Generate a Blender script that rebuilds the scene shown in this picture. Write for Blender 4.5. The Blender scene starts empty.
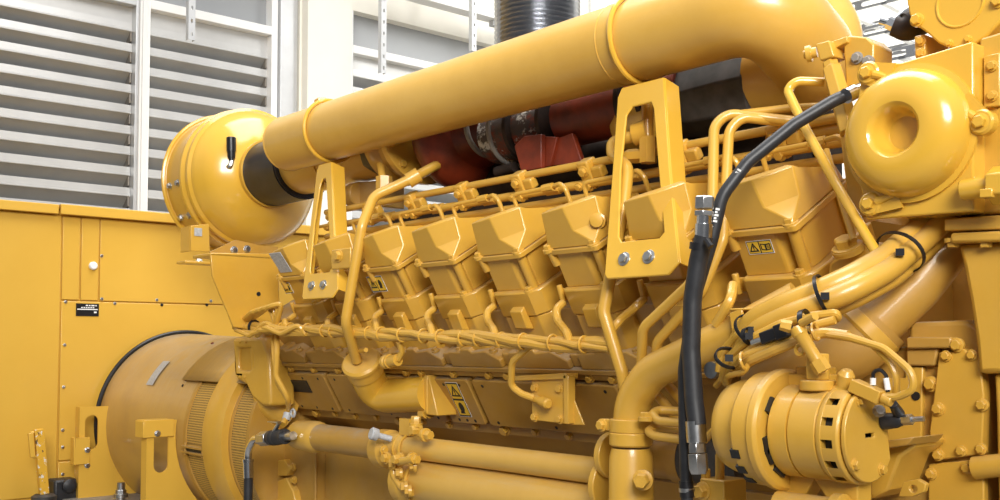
import bpy, bmesh, random
from math import sin, cos, pi, radians, atan, sqrt, tan
from mathutils import Vector, Matrix, Quaternion
random.seed(4)
C = bpy.context.scene.collection
V = Vector
# ------------------------------------------------------------------ camera
YAW, PIT = radians(40.8), atan(0.047)
CAM = V((0, -2, 1.4)); FPX = 1036.0; PCX, PCY = 500.0, 298.0
FH = V((-cos(YAW), sin(YAW), 0))
FW = V((FH.x*cos(PIT), FH.y*cos(PIT), sin(PIT)))
RT = V((FH.y, -FH.x, 0))
UP = RT.cross(FW)
def ray(px, py):
    return FW + RT*((px-PCX)/FPX) - UP*((py-PCY)/FPX)
def at(px, py, Y=None, X=None, Z=None):
    "the world point on a plane Y=, X= or Z= seen along a direction of the survey camera"
    d = ray(px, py)
    t = (Y-CAM.y)/d.y if Y is not None else ((X-CAM.x)/d.x if X is not None else (Z-CAM.z)/d.z)
    return CAM + d*t
cd = bpy.data.cameras.new('camera'); cam = bpy.data.objects.new('camera', cd); C.objects.link(cam)
cam.matrix_world = Matrix(((RT.x, UP.x, -FW.x, CAM.x), (RT.y, UP.y, -FW.y, CAM.y), (RT.z, UP.z, -FW.z, CAM.z), (0, 0, 0, 1)))
cd.sensor_width = 36; cd.lens = 36*FPX/1000; cd.shift_y = (PCY-250)/1000; cd.clip_start = .05
bpy.context.scene.camera = cam
# the bank of cylinders leans 30 degrees towards the camera: u along the engine, v up the bank, w out of it
S30, C30 = .5, .8660254
def B(x, v, w): return V((x, -.04 - v*S30 - w*C30, 1.667 + v*C30 - w*S30))
def MBK(x, v=0, w=0):
    o = B(x, v, w)
    return Matrix(((1, 0, 0, o.x), (0, -S30, -C30, o.y), (0, C30, -S30, o.z), (0, 0, 0, 1)))
NB = V((0, -C30, -S30))
def atB(px, py, w):
    d = ray(px, py); p0 = B(0, 0, w)
    return CAM + d*(NB.dot(p0-CAM)/NB.dot(d))
# ------------------------------------------------------------------ materials
def nt(name):
    m = bpy.data.materials.new(name); m.use_nodes = True
    t = m.node_tree; b = t.nodes['Principled BSDF']
    return m, t, b
def mixc(t, fac, a, b):
    n = t.nodes.new('ShaderNodeMix'); n.data_type = 'RGBA'
    for i, s in ((0, fac), (6, a), (7, b)):
        if isinstance(s, (int, float)): n.inputs[i].default_value = s
        elif isinstance(s, tuple): n.inputs[i].default_value = (*s, 1)
        else: t.links.new(s, n.inputs[i])
    return n.outputs[2]
def noise(t, scale, detail=4, rough=.6, coord='Object', stretch=None):
    tc = t.nodes.new('ShaderNodeTexCoord'); n = t.nodes.new('ShaderNodeTexNoise')
    n.inputs['Scale'].default_value = scale; n.inputs['Detail'].default_value = detail; n.inputs['Roughness'].default_value = rough
    if stretch:
        mp = t.nodes.new('ShaderNodeMapping'); mp.inputs['Scale'].default_value = stretch
        t.links.new(tc.outputs[coord], mp.inputs[0]); t.links.new(mp.outputs[0], n.inputs['Vector'])
    else: t.links.new(tc.outputs[coord], n.inputs['Vector'])
    return n.outputs['Fac']
def ramp(t, src, lo, hi, a=0., b=1.):
    n = t.nodes.new('ShaderNodeMapRange'); t.links.new(src, n.inputs[0])
    for i, v in ((1, lo), (2, hi), (3, a), (4, b)): n.inputs[i].default_value = v
    return n.outputs[0]
def mul(t, a, b):
    n = t.nodes.new('ShaderNodeMath'); n.operation = 'MULTIPLY'
    t.links.new(a, n.inputs[0]); t.links.new(b, n.inputs[1]); return n.outputs[0]
def bump(t, b, src, strength, dist=.002):
    n = t.nodes.new('ShaderNodeBump'); n.inputs['Strength'].default_value = strength; n.inputs['Distance'].default_value = dist
    t.links.new(src, n.inputs['Height']); t.links.new(n.outputs[0], b.inputs['Normal'])
def paint(name, a, b_, rough=.36, dust=.0, dustc=(.42, .34, .23), streak=None, coat=.35, peel=.12):
    m, t, b = nt(name)
    col = mixc(t, ramp(t, noise(t, 3.5, 5), .35, .7), a, b_)
    if dust:
        g = t.nodes.new('ShaderNodeNewGeometry'); sx = t.nodes.new('ShaderNodeSeparateXYZ')
        t.links.new(g.outputs['True Normal'], sx.inputs[0])
        up = ramp(t, sx.outputs['Z'], .35, .95, .12, 1.)
        d = ramp(t, noise(t, 9, 6, .7, stretch=streak), .36, .66, 0, dust)
        f = mul(t, up, d)
        col = mixc(t, f, col, dustc)
        r = t.nodes.new('ShaderNodeMapRange'); t.links.new(f, r.inputs[0]); r.inputs[3].default_value = rough; r.inputs[4].default_value = .85
        t.links.new(r.outputs[0], b.inputs['Roughness'])
    else: b.inputs['Roughness'].default_value = rough
    t.links.new(col, b.inputs['Base Color'])
    b.inputs['Coat Weight'].default_value = coat; b.inputs['Coat Roughness'].default_value = .14
    bump(t, b, noise(t, 140, 2), peel, .0015)
    return m
def plain(name, c, rough=.5, metal=0., var=0., scale=8, coat=0.):
    m, t, b = nt(name)
    b.inputs['Roughness'].default_value = rough; b.inputs['Metallic'].default_value = metal; b.inputs['Coat Weight'].default_value = coat
    if var:
        d = tuple(x*(1-var) for x in c)
        t.links.new(mixc(t, ramp(t, noise(t, scale, 5), .35, .65), d, c), b.inputs['Base Color'])
    else: b.inputs['Base Color'].default_value = (*c, 1)
    return m
Y1, Y2 = (.66, .375, .046), (.58, .31, .032)
M = {}
M['yellow'] = paint('engine_yellow', Y1, Y2, .34, .45)
M['pipe'] = paint('pipe_yellow', (.70, .42, .082), (.61, .345, .055), .32, .5, (.60, .45, .24), (1, 6, 6))
M['gloss'] = paint('gloss_yellow', (.72, .415, .046), (.68, .385, .040), .2, 0, coat=.5, peel=.04)
M['dusty'] = paint('dusty_shaded_yellow', (.49, .265, .034), (.39, .20, .026), .5, .9, (.40, .33, .24))  # real dust; base yellow also darkened to stand for shade low down
M['drum'] = paint('drum_yellow', (.52, .30, .058), (.40, .225, .05), .28, .95, (.50, .44, .35), (11, 1.0, 1.0), coat=.5)
M['sheet'] = paint('cabinet_yellow', (.73, .43, .056), (.70, .405, .050), .4, 0, coat=.3, peel=.06)
M['sleeve'] = plain('black_sleeve', (.020, .022, .032), .38, var=.5, scale=14)
M['flash'] = plain('grey_flashing', (.34, .35, .36), .45, .3)
def chipped():
    m, t, b = nt('chipped_yellow')
    c = mixc(t, ramp(t, noise(t, 38, 5, .7), .57, .60), (.72, .40, .03), (.75, .72, .64))
    c = mixc(t, ramp(t, noise(t, 30, 4, .6, stretch=(1, 1.3, .7)), .62, .65), c, (.10, .055, .03))
    t.links.new(c, b.inputs['Base Color']); b.inputs['Roughness'].default_value = .5; return m
M['chip'] = chipped()
M['tag'] = plain('label_yellow', (.80, .52, .04), .45)
M['black'] = plain('black_rubber', (.026, .027, .031), .45, var=.4, scale=30)
M['rubber'] = plain('worn_rubber', (.075, .068, .062), .5, var=.7, scale=12)
M['matte'] = plain('black_plastic', (.010, .010, .012), .35)
M['zinc'] = plain('zinc_steel', (.62, .63, .64), .28, 1., .25, 40)
M['chrome'] = plain('bright_steel', (.72, .73, .75), .14, 1.)
M['steel'] = plain('corrugated_steel', (.60, .61, .63), .24, 1., .05, 20)
M['alu'] = plain('aluminium_mill', (.66, .67, .68), .42, .55, .08, 5)
M['blade'] = plain('louvre_blade', (.62, .62, .61), .38, .35, .08, 4)
M['white'] = plain('white_paint', (.85, .85, .84), .5)
M['wall'] = plain('cream_wall', (.88, .85, .76), .8, var=.05, scale=2)
M['wall2'] = plain('pale_wall', (.86, .85, .80), .8, var=.05, scale=2)
M['floor'] = plain('concrete_floor', (.30, .29, .27), .7, var=.3, scale=3)
M['grey'] = plain('grey_sticker', (.50, .51, .52), .5, var=.3, scale=120)
M['greyplate'] = plain('dusty_steel_plate', (.36, .33, .29), .55, .3, .3, 14)
M['ink'] = plain('black_ink', (.012, .012, .012), .5)
M['rust'] = plain('red_primer', (.26, .036, .010), .45, var=.65, scale=7)
M['dark'] = plain('burnt_steel', (.055, .035, .026), .6, .4, .6, 10)
def scab():
    m, t, b = nt('flaking_rust')
    n = noise(t, 13, 8, .7)
    c = mixc(t, ramp(t, n, .40, .52), (.27, .04, .012), (.09, .07, .06))
    c = mixc(t, ramp(t, noise(t, 22, 8, .75),   .54, .60), c, (.70, .68, .62))
    t.links.new(c, b.inputs['Base Color']); b.inputs['Roughness'].default_value = .6
    bump(t, b, n, .6, .006); return m
M['scab'] = scab()
def perf():
    m, t, b = nt('perforated_yellow')
    tc = t.nodes.new('ShaderNodeTexCoord'); v = t.nodes.new('ShaderNodeTexVoronoi')
    v.inputs['Scale'].default_value = 90; v.inputs['Randomness'].default_value = .0
    t.links.new(tc.outputs['UV'], v.inputs['Vector'])
    f = ramp(t, v.outputs['Distance'], .30, .36)
    t.links.new(mixc(t, f, (.05, .03, .012), (.60, .36, .08)), b.inputs['Base Color']); b.inputs['Roughness'].default_value = .45
    return m
M['perf'] = perf()
# ------------------------------------------------------------------ mesh builder
def frame(o, z, x=None):
    z = V(z).normalized()
    x = V(x) if x is not None else (V((0, 0, 1)) if abs(z.z) < .9 else V((1, 0, 0)))
    x = (x - z*x.dot(z)).normalized(); y = z.cross(x)
    return Matrix(((x.x, y.x, z.x, o[0]), (x.y, y.y, z.y, o[1]), (x.z, y.z, z.z, o[2]), (0, 0, 0, 1)))
I4 = Matrix.Identity(4)
def fillet(pts, rad, n=7):
    pts = [V(p) for p in pts]
    if not rad: return pts
    out = [pts[0]]
    for i in range(1, len(pts)-1):
        a, b, c = pts[i-1], pts[i], pts[i+1]
        d1, d2 = (a-b), (c-b)
        l1, l2 = d1.length, d2.length
        d1.normalize(); d2.normalize()
        ang = d1.angle(d2)
        if ang > pi-.05: out.append(b); continue
        k = min(rad/tan(ang/2), l1*.49, l2*.49)
        p, q = b+d1*k, b+d2*k
        for j in range(n+1):
            s = j/n
            out.append(p*(1-s)**2 + b*2*s*(1-s) + q*s*s)
    out.append(pts[-1]); return out
class MB:
    def __init__(s): s.v = []; s.f = []; s.mi = []; s.uv = None; s.m = 0
    def add(s, vs, fs, Mx=None):
        n = len(s.v)
        s.v += [(Mx @ V(p)) if Mx else V(p) for p in vs]
        s.f += [[i+n for i in f] for f in fs]; s.mi += [s.m]*len(fs); return s
    def box(s, a, b, Mx=None):
        x0, y0, z0 = [min(p, q) for p, q in zip(a, b)]; x1, y1, z1 = [max(p, q) for p, q in zip(a, b)]
        vs = [(x0, y0, z0), (x1, y0, z0), (x1, y1, z0), (x0, y1, z0), (x0, y0, z1), (x1, y0, z1), (x1, y1, z1), (x0, y1, z1)]
        return s.add(vs, [[0, 3, 2, 1], [4, 5, 6, 7], [0, 1, 5, 4], [1, 2, 6, 5], [2, 3, 7, 6], [3, 0, 4, 7]], Mx)
    def loft(s, rings, Mx=None, cap=(1, 1), closed=True):
        n = len(rings[0]); vs = [p for r in rings for p in r]; fs = []
        for i in range(len(rings)-1):
            for j in range(n if closed else n-1):
                k = (j+1) % n
                fs.append([i*n+j, i*n+k, (i+1)*n+k, (i+1)*n+j])
        if cap[0]: fs.append(list(range(n))[::-1])
        if cap[1]: fs.append([(len(rings)-1)*n+j for j in range(n)])
        return s.add(vs, fs, Mx)
    def prism(s, poly, z0, z1, Mx=None):
        ar = sum(poly[i][0]*poly[(i+1) % len(poly)][1]-poly[(i+1) % len(poly)][0]*poly[i][1] for i in range(len(poly)))
        if ar < 0: poly = poly[::-1]
        if z1 < z0: z0, z1 = z1, z0
        return s.loft([[(p[0], p[1], z) for p in poly] for z in (z0, z1)], Mx)
    def plate(s, outer, holes, t, Mx=None):
        "flat polygon with holes in local xy, thickness from z=0 to z=t"
        bm = bmesh.new(); es = []
        for loop in [outer]+holes:
            vv = [bm.verts.new((p[0], p[1], 0)) for p in loop]
            es += [bm.edges.new((vv[i], vv[(i+1) % len(vv)])) for i in range(len(vv))]
        bmesh.ops.triangle_fill(bm, edges=es, use_beauty=True)
        r = bmesh.ops.extrude_face_region(bm, geom=bm.faces[:])
        bmesh.ops.translate(bm, verts=[g for g in r['geom'] if isinstance(g, bmesh.types.BMVert)], vec=(0, 0, t))
        bmesh.ops.recalc_face_normals(bm, faces=bm.faces[:])
        bm.verts.index_update()
        s.add([v.co.copy() for v in bm.verts], [[v.index for v in f.verts] for f in bm.faces], Mx); bm.free(); return s
    def tube(s, pts, r, seg=14, fil=0, cap=(1, 1), n=7):
        pts = fillet(pts, fil, n); rings = []
        N = len(pts); up = None
        for i in range(N):
            t = (pts[min(i+1, N-1)]-pts[max(i-1, 0)]).normalized()
            if up is None:
                up = V((0, 0, 1)) if abs(t.z) < .9 else V((1, 0, 0))
            up = (up-t*up.dot(t)).normalized(); sd = t.cross(up)
            rr = r if not callable(r) else r(i/(N-1))
            rings.append([pts[i]+(up*cos(2*pi*k/seg)+sd*sin(2*pi*k/seg))*rr for k in range(seg)])
        return s.loft(rings, None, cap)
    def lathe(s, prof, Mx=None, seg=32, cap=(1, 1), a0=0., a1=2*pi):
        full = abs(a1-a0-2*pi) < 1e-6
        n = seg if full else seg+1
        return s.loft([[(r*cos(a0+(a1-a0)*k/seg), r*sin(a0+(a1-a0)*k/seg), h) for k in range(n)] for h, r in prof], Mx, cap if full else (0, 0), full)
    def torus(s, Mx, R, r, seg=40, sg=10, a0=0., a1=2*pi):
        full = abs(a1-a0-2*pi) < 1e-6; n = seg if full else seg+1
        rings = []
        for i in range(n + (1 if full else 0)):
            a = a0+(a1-a0)*i/seg
            rings.append([((R+r*cos(2*pi*k/sg))*cos(a), (R+r*cos(2*pi*k/sg))*sin(a), r*sin(2*pi*k/sg)) for k in range(sg)])
        return s.loft(rings, Mx, (0, 0) if full else (1, 1))
    def mesh(s, name, mats, off=V((0, 0, 0)), ang=34):
        me = bpy.data.meshes.new(name)
        me.from_pydata([tuple(p-off) for p in s.v], [], s.f)
        for m in (mats if isinstance(mats, (list, tuple)) else [mats]): me.materials.append(M[m] if isinstance(m, str) else m)
        bm = bmesh.new(); bm.from_mesh(me)
        for f, k in zip(bm.faces, s.mi): f.material_index = k
        bmesh.ops.remove_doubles(bm, verts=bm.verts[:], dist=1e-5)
        bmesh.ops.recalc_face_normals(bm, faces=bm.faces[:])
        bm.to_mesh(me); bm.free()
        me.polygons.foreach_set('use_smooth', [True]*len(me.polygons))
        me.set_sharp_from_angle(angle=radians(ang)); me.update()
        return me
def bev(o, w, seg=2):
    if w:
        b = o.modifiers.new('edge', 'BEVEL'); b.width = w; b.segments = seg; b.limit_method = 'ANGLE'; b.angle_limit = radians(40); b.harden_normals = False
def tag(o, label, cat, group=None):
    o['label'] = label; o['category'] = cat
    if group: o['group'] = group
    return o
def thing(name, label, cat, loc, group=None):
    o = bpy.data.objects.new(name, None); o.empty_display_size = .05; C.objects.link(o); o.location = loc
    return tag(o, label, cat, group)
def root_loc(o):
    l = V((0, 0, 0))
    while o is not None: l += o.location; o = o.parent
    return l
def part(parent, name, mb, mat, label=None, bevel=0, ang=34):
    "a part, whose builder is in world coordinates"
    off = root_loc(parent)
    o = bpy.data.objects.new(name, mb.mesh(name, mat, off, ang)); C.objects.link(o); o.parent = parent
    if label: o['label'] = label
    bev(o, bevel); return o
def solo(name, label, cat, mb, mat, group=None, bevel=0, ang=34):
    c = sum(mb.v, V((0, 0, 0)))/len(mb.v); c.z = min(p.z for p in mb.v)
    o = bpy.data.objects.new(name, mb.mesh(name, mat, c, ang)); C.objects.link(o); o.location = c
    bev(o, bevel); return tag(o, label, cat, group)
def struct(name, mb, mat, bevel=0):
    o = bpy.data.objects.new(name, mb.mesh(name, mat)); C.objects.link(o); o['kind'] = 'structure'; bev(o, bevel); return o
_bolt = {}
def bolt(parent, p, n, s=.011, mat='yellow', name='bolt', label=None, h=.8):
    "hexagon head with washer; s is the radius across corners"
    key = (mat, round(h, 2))
    if key not in _bolt:
        b = MB(); b.lathe([(-.5, 1.35), (.16, 1.35), (.2, 1.28)], None, 18)
        b.lathe([(.2, 1.), (.2+h*.86, 1.), (.2+h, .86)], None, 6)
        _bolt[key] = b.mesh('bolt', mat)
    o = bpy.data.objects.new(name, _bolt[key]); C.objects.link(o); o.parent = parent
    o.matrix_basis = frame(V(p)-root_loc(parent), n, V((.31, .55, .77))) @ Matrix.Diagonal((s, s, s, 1))
    if label: o['label'] = label
    return o
def dup(root, off, label=None):
    r = root.copy(); C.objects.link(r); r.location = root.location+V(off)
    if label: r['label'] = label
    for ch in root.children:
        c = ch.copy(); C.objects.link(c); c.parent = r
        for g in ch.children:
            d = g.copy(); C.objects.link(d); d.parent = c
    return r
def circ(cx, cy, r, n=24, a0=0., a1=2*pi, ry=None):
    full = abs(a1-a0-2*pi) < 1e-6
    return [(cx+r*cos(a0+(a1-a0)*i/(n if full else n-1)), cy+(ry or r)*sin(a0+(a1-a0)*i/(n if full else n-1))) for i in range(n)]
def slot(x, y0, y1, r, n=9):
    return circ(x, y1-r, r, n, 0, pi)+circ(x, y0+r, r, n, pi, 2*pi)
def rrect(x0, y0, x1, y1, r, n=5):
    return circ(x1-r, y1-r, r, n, 0, pi/2)+circ(x0+r, y1-r, r, n, pi/2, pi)+circ(x0+r, y0+r, r, n, pi, 1.5*pi)+circ(x1-r, y0+r, r, n, 1.5*pi, 2*pi)
def T_(px, fil, r, name, label, cat, mat='yellow', seg=14, group=None):
    "a single bent tube through surveyed points (px, py, Y)"
    return solo(name, label, cat, MB().tube([at(a, b, c) for a, b, c in px], r, seg, fil), mat, group)
XDIR, YDIR, ZDIR = V((1, 0, 0)), V((0, 1, 0)), V((0, 0, 1))
def fX(o): return frame(o, XDIR, ZDIR)     # local z along +X, local x up
def fY(o):                                  # a plate facing the aisle: local x along +X, y up, z towards -Y
    return Matrix(((1, 0, 0, o[0]), (0, 0, -1, o[1]), (0, 1, 0, o[2]), (0, 0, 0, 1)))
def warn(parent, Mx, w, h, vertical=False, second='book'):
    "two-panel warning label: triangle with exclamation mark, and a pictogram"
    b = MB(); b.m = 0; b.box((-w/2, -h/2, 0), (w/2, h/2, .0008), Mx)
    b.m = 2; b.box((-w/2+.0015, -h/2+.0015, .0006), (w/2-.0015, h/2-.0015, .0010), Mx)
    cs = [(0, h*.24), (0, -h*.24)] if vertical else [(-w*.24, 0), (w*.24, 0)]
    pw, ph = (w*.84, h*.42) if vertical else (w*.43, h*.82)
    for i, (cx, cy) in enumerate(cs):
        b.m = 1; b.box((cx-pw/2, cy-ph/2, .0008), (cx+pw/2, cy+ph/2, .0014), Mx)
        s = min(pw, ph)*.46; b.m = 2
        if i == 0:
            o = [(cx, cy+s), (cx-s*1.02, cy-s*.8), (cx+s*1.02, cy-s*.8)]
            q = [(cx, cy+s*.55), (cx-s*.62, cy-s*.56), (cx+s*.62, cy-s*.56)]
            b.plate(o, [q], .0006, Mx @ Matrix.Translation((0, 0, .0013)))
            b.box((cx-s*.10, cy-s*.2, .0013), (cx+s*.10, cy+s*.32, .0019), Mx); b.box((cx-s*.1, cy-s*.47, .0013), (cx+s*.1, cy-s*.3, .0019), Mx)
        elif second == 'book':
            for sg in (-1, 1):
                b.plate([(cx, cy-s*.7), (cx+sg*s, cy-s*.55), (cx+sg*s, cy+s*.7), (cx, cy+s*.55)], [[(cx+sg*s*.16, cy-s*.5), (cx+sg*s*.82, cy-s*.38), (cx+sg*s*.82, cy+s*.5), (cx+sg*s*.16, cy+s*.38)]], .0006, Mx @ Matrix.Translation((0, 0, .0013)))
            for k in range(3): b.box((cx+s*.25, cy-s*.25+k*s*.25, .0013), (cx+s*.75, cy-s*.17+k*s*.25, .0019), Mx)
        else:
            b.prism(circ(cx, cy+s*.1, s*.5, 12, ry=s*.8), .0013, .0019, Mx); b.prism([(cx-s*.7, cy-s*.9), (cx+s*.3, cy-s*.9), (cx+s*.1, cy-s*.3), (cx-s*.3, cy-s*.2)], .0013, .0018, Mx)
    return part(parent, 'warning_label', b, ['white', 'tag', 'ink'], 'yellow and black two panel warning label')
# ================================================================== SETTING
XW = -7.5
b = MB(); b.box((-9, -6, -.1), (5, 12, 0)); struct('floor', b, 'floor')
b = MB()
b.box((XW-.25, -6, 0), (XW, 12, 1.5)); b.box((XW-.25, -6, 4.30), (XW, 12, 7.5)); b.box((XW-.25, 2.28, 1.5), (XW, 2.75, 4.30)); b.box((XW-.25, -6, 1.5), (XW, -2.1, 4.30)); b.box((XW-.25, 6.0, 1.5), (XW, 12, 4.30))
struct('wall_back', b, 'wall')
b = MB(); b.box((XW+.001, 2.30, 0), (XW+.10, 2.725, 7.5)); struct('trim_1', b, 'wall')
b = MB(); b.box((XW, 9.5, 0), (3, 9.75, 7.5)); struct('wall_right', b, 'wall2')
def louvre(y0, y1, label, deep=0.):
    t = thing('louvre_panel', label, 'louvre', (XW-.05, (y0+y1)/2, 1.5), 'louvre panels in the end wall')
    xf = XW-.02; z0, z1 = 1.5, 4.30
    fr = MB(); w = .055
    fr.box((xf-.16, y0, z0), (xf+.02, y0+w, z1)); fr.box((xf-.16, y1-w, z0), (xf+.02, y1, z1))
    fr.box((xf-.16, y0+w, z0), (xf+.02, y1-w, z0+w)); fr.box((xf-.16, y0+w, 3.93), (xf+.02, y1-w, 4.0))
    part(t, 'frame', fr, 'white' if deep else 'alu', bevel=.004)
    h = MB(); h.box((xf-.10, y0+w, 3.995), (xf-.08, y1-w, 4.30)); part(t, 'head_flashing', h, 'flash')
    p = MB(); p.box((xf-.075, y0+w, 3.775), (xf-.06, y1-w, 3.93)); part(t, 'blank_panel', p, 'blade')
    s = MB(); k = 0; z = 3.765
    while z > z0+.1:
        # upright lip with a rolled lower edge, then the blade sloping down and out
        pr = [(-.060, z+.048), (-.055, z+.048), (-.052, z-.004), (-.046, z-.010), (-.046, z-.016), (-.052, z-.021), (-.060, z-.018), (-.22, z-.135), (-.222, z-.131), (-.062, z-.010)]
        s.loft([[(xf+a, yy, c) for a, c in pr] for yy in (y0+w, y1-w)]); z -= .1545
    part(t, 'blades', s, 'blade', ang=20)
    c = MB(); z = 3.765
    while z > z0+.1:
        c.prism([(-.055, z-.02), (-.055, z-.09), (-.20, z-.145), (-.21, z-.128)], 0, .012, Matrix(((1, 0, 0, xf), (0, 0, 1, y1-w-.014), (0, 1, 0, 0), (0, 0, 0, 1)))); z -= .1545
    part(t, 'blade_clip', c, 'greyplate')
    return t
louvre(-2.1, .965, 'wide grey aluminium louvre in the end wall above the plain yellow cabinet door')
louvre(.965, 2.08, 'narrower aluminium louvre between the white mullion and the cream pillar', 1)
louvre(2.75, 6.0, 'aluminium louvre beyond the cream pillar, mostly hidden by the big intake pipe', 1)
b = MB(); b.box((XW-.2, 2.08, 1.5), (XW-.05, 2.28, 4.30)); b.prism([(2.08, XW-.05), (2.10, XW+.015), (2.26, XW-.0), (2.28, XW-.05)], 1.5, 4.30, Matrix(((0, 1, 0, 0), (1, 0, 0, 0), (0, 0, 1, 0), (0, 0, 0, 1))))
struct('trim_2', b, 'alu', .004)
b = MB(); b.box((XW, .93, 1.5), (XW+.03, .985, 4.30)); b.box((XW+.03, .945, 1.5), (XW+.045, .97, 4.30)); struct('trim_3', b, 'white', .003)
def strut(px, py, X, label):
    p = at(px, py, X=X); t = MB(); w = .024
    top = 6.9
    t.plate([(-w, 0), (w, 0), (w, top-p.z), (-w, top-p.z)], [slot(0, .025+.09*k, .055+.09*k, .007, 5) for k in range(14)], .003, Matrix(((0, 0, 1, p.x), (1, 0, 0, p.y), (0, 1, 0, p.z), (0, 0, 0, 1))))
    t.box((p.x-.04, p.y-w, p.z), (p.x, p.y-w+.003, top)); t.box((p.x-.04, p.y+w-.003, p.z), (p.x, p.y+w, top))
    return solo('strut_channel', label, 'channel', t, 'alu', 'perforated hanging channels')
strut(191.5, 40, -6.6, 'perforated galvanised channel hanging in front of the louvre near the white mullion')
strut(383.5, 73, -6.6, 'perforated galvanised channel hanging beside the cream pillar')
strut(474, 51, -6.6, 'perforated galvanised channel hanging next to the corrugated exhaust bellows')
p0, p1 = at(393, -6, X=-7.2), at(505, 29, X=-7.2)
t = thing('batten_light', 'white batten light fitting running along the cream wall above the louvre', 'light', (p0.x, (p0.y+p1.y)/2, p0.z))
b = MB(); b.prism([(-.07, 0), (.07, 0), (.05, .10), (-.05, .10)], 0, 3.2, Matrix(((1, 0, 0, -7.2), (0, 0, 1, p0.y), (0, 1, 0, p0.z), (0, 0, 0, 1)))); part(t, 'housing', b, 'white', bevel=.006)
b = MB(); b.box((-7.22, p0.y+.6, p0.z+.1), (-7.18, p0.y+.64, 6.9)); b.box((-7.22, p0.y+2.4, p0.z+.1), (-7.18, p0.y+2.44, 6.9)); part(t, 'hanger', b, 'alu')
b = MB(); b.box((-7.23, p0.y+1.1, p0.z-.05), (-7.17, p0.y+1.16, p0.z+.01)); part(t, 'clip', b, 'grey')
b = MB(); b.box((-6.66, -3, 6.9), (-6.54, 9.5, 7.2)); b.box((-7.5, -3, 6.9), (-7.1, 9.5, 7.2)); struct('trim_4', b, 'alu')
def tray(o, d, L, W, label):
    d = V(d).normalized(); s = d.cross(ZDIR).normalized(); Mx = Matrix(((d.x, s.x, 0, o[0]), (d.y, s.y, 0, o[1]), (d.z, s.z, 1, o[2]), (0, 0, 0, 1)))
    t = thing('cable_ladder', label, 'cable tray', o, 'overhead cable ladders')
    for sg in (-1, 1):
        r = MB(); r.plate([(0, -.035), (L, -.035), (L, .035), (0, .035)], [rrect(.05+.25*k, -.018, .25+.25*k, .018, .015, 3) for k in range(int(L/.25)-1)], .012, Mx @ Matrix(((1, 0, 0, 0), (0, 0, -1, sg*W/2), (0, 1, 0, 0), (0, 0, 0, 1))))
        part(t, 'side_rail', r, 'steel')
    r = MB()
    for k in range(int(L/.3)): r.box((.15+.3*k, -W/2, -.04), (.19+.3*k, W/2, -.02), Mx)
    part(t, 'rungs', r, 'steel')
for k, (px, py, Y, w_) in enumerate(((842, 22, 5.2, 'highest'), (842, 50, 4.6, 'middle'), (850, 76, 4.0, 'lowest'))):
    o = at(px, py, Y=Y); tray(o, (1, .05, 0), 4.2, .55, w_+' of the three grey overhead cable ladders above the engine end')
# ================================================================== CABINET
XC = -5.65
def yz(px, py, X=XC):
    p = at(px, py, X=X); return p.y, p.z
ZT = 2.125
t = thing('generator_cabinet', 'tall yellow sheet metal cabinet behind the generator drum with black rating plate', 'cabinet', (-6.2, 0, 0))
b = MB(); b.box((-6.9, -1.6, .25), (XC, 1.5, ZT)); part(t, 'body', b, 'sheet', bevel=.006)
ys, yc_, yd = yz(60, 300)[0], yz(79, 300)[0], yz(98, 300)[0]
zs = yz(120, 302)[1]
def pane(y0, y1, z0, z1, g=.004): 
    q = MB(); q.box((XC, y0+g, z0+g), (XC+.012, y1-g, z1-g)); return part(t, 'panel', q, 'sheet', bevel=.003)
pane(-1.6, ys, .62, ZT-.03); pane(-1.6, ys, .26, .62); pane(ys, yc_, zs, ZT-.03); pane(yc_, yd, zs, ZT-.03); pane(yd, 1.5, zs, ZT-.03, .003); pane(ys, 1.5, .80, zs); pane(ys, 1.5, .26, .80)
b = MB(); b.box((-6.9, -1.6, ZT), (XC+.05, ys-.03, ZT+.02)); b.box((XC+.03, -1.6, ZT-.03), (XC+.05, ys-.03, ZT)); part(t, 'roof_lip', b, 'sheet', bevel=.004)
b = MB(); b.box((-6.9, ys-.022, ZT+.003), (XC+.055, 1.5, ZT+.024)); b.box((XC+.035, ys-.022, ZT-.03), (XC+.055, 1.5, ZT+.003)); part(t, 'roof_lip', b, 'sheet', bevel=.004)
y, z = yz(92, 266); b = MB(); b.lathe([(0, .022), (.012, .022), (.018, .016)], fX((XC+.012, y, z)), 20); part(t, 'plug', b, 'white', 'round white plug in the panel')
y0, z0 = yz(75, 316); y1, z1 = yz(98, 304)
b = MB(); b.m = 0; b.box((XC+.012, y0, z0), (XC+.015, y1, z1)); b.m = 1
hh = z1-z0; ww = y1-y0
b.box((XC+.015, y0+.006, z0+hh*.50), (XC+.016, y1-.006, z0+hh*.58))
for k, (a, c) in enumerate(((.42, .52), (.56, .62), (.66, .80), (.84, .9))): b.box((XC+.015, y0+ww*a, z0+hh*.80), (XC+.016, y0+ww*c, z0+hh*.90))
for k in range(6): b.box((XC+.015, y0+ww*(.22+.1*k), z0+hh*.64), (XC+.016, y0+ww*(.29+.1*k), z0+hh*.72))
b.box((XC+.015, y0+ww*.78, z0+hh*.25), (XC+.016, y0+ww*.9, z0+hh*.38))
part(t, 'rating_plate', b, ['matte', 'white'], 'black rating plate with white print')
for px, py in ((65, 302), (64, 345), (101, 256), (101, 299), (114, 303.5), (156, 300), (161, 305), (206, 305), (210, 301), (63, 387), (62, 430), (62, 447), (62, 474)):
    y, z = yz(px, py); bolt(t, (XC+.012, y, z), XDIR, .0065, 'zinc' if px not in (161, 206) else 'matte', 'screw')
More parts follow.
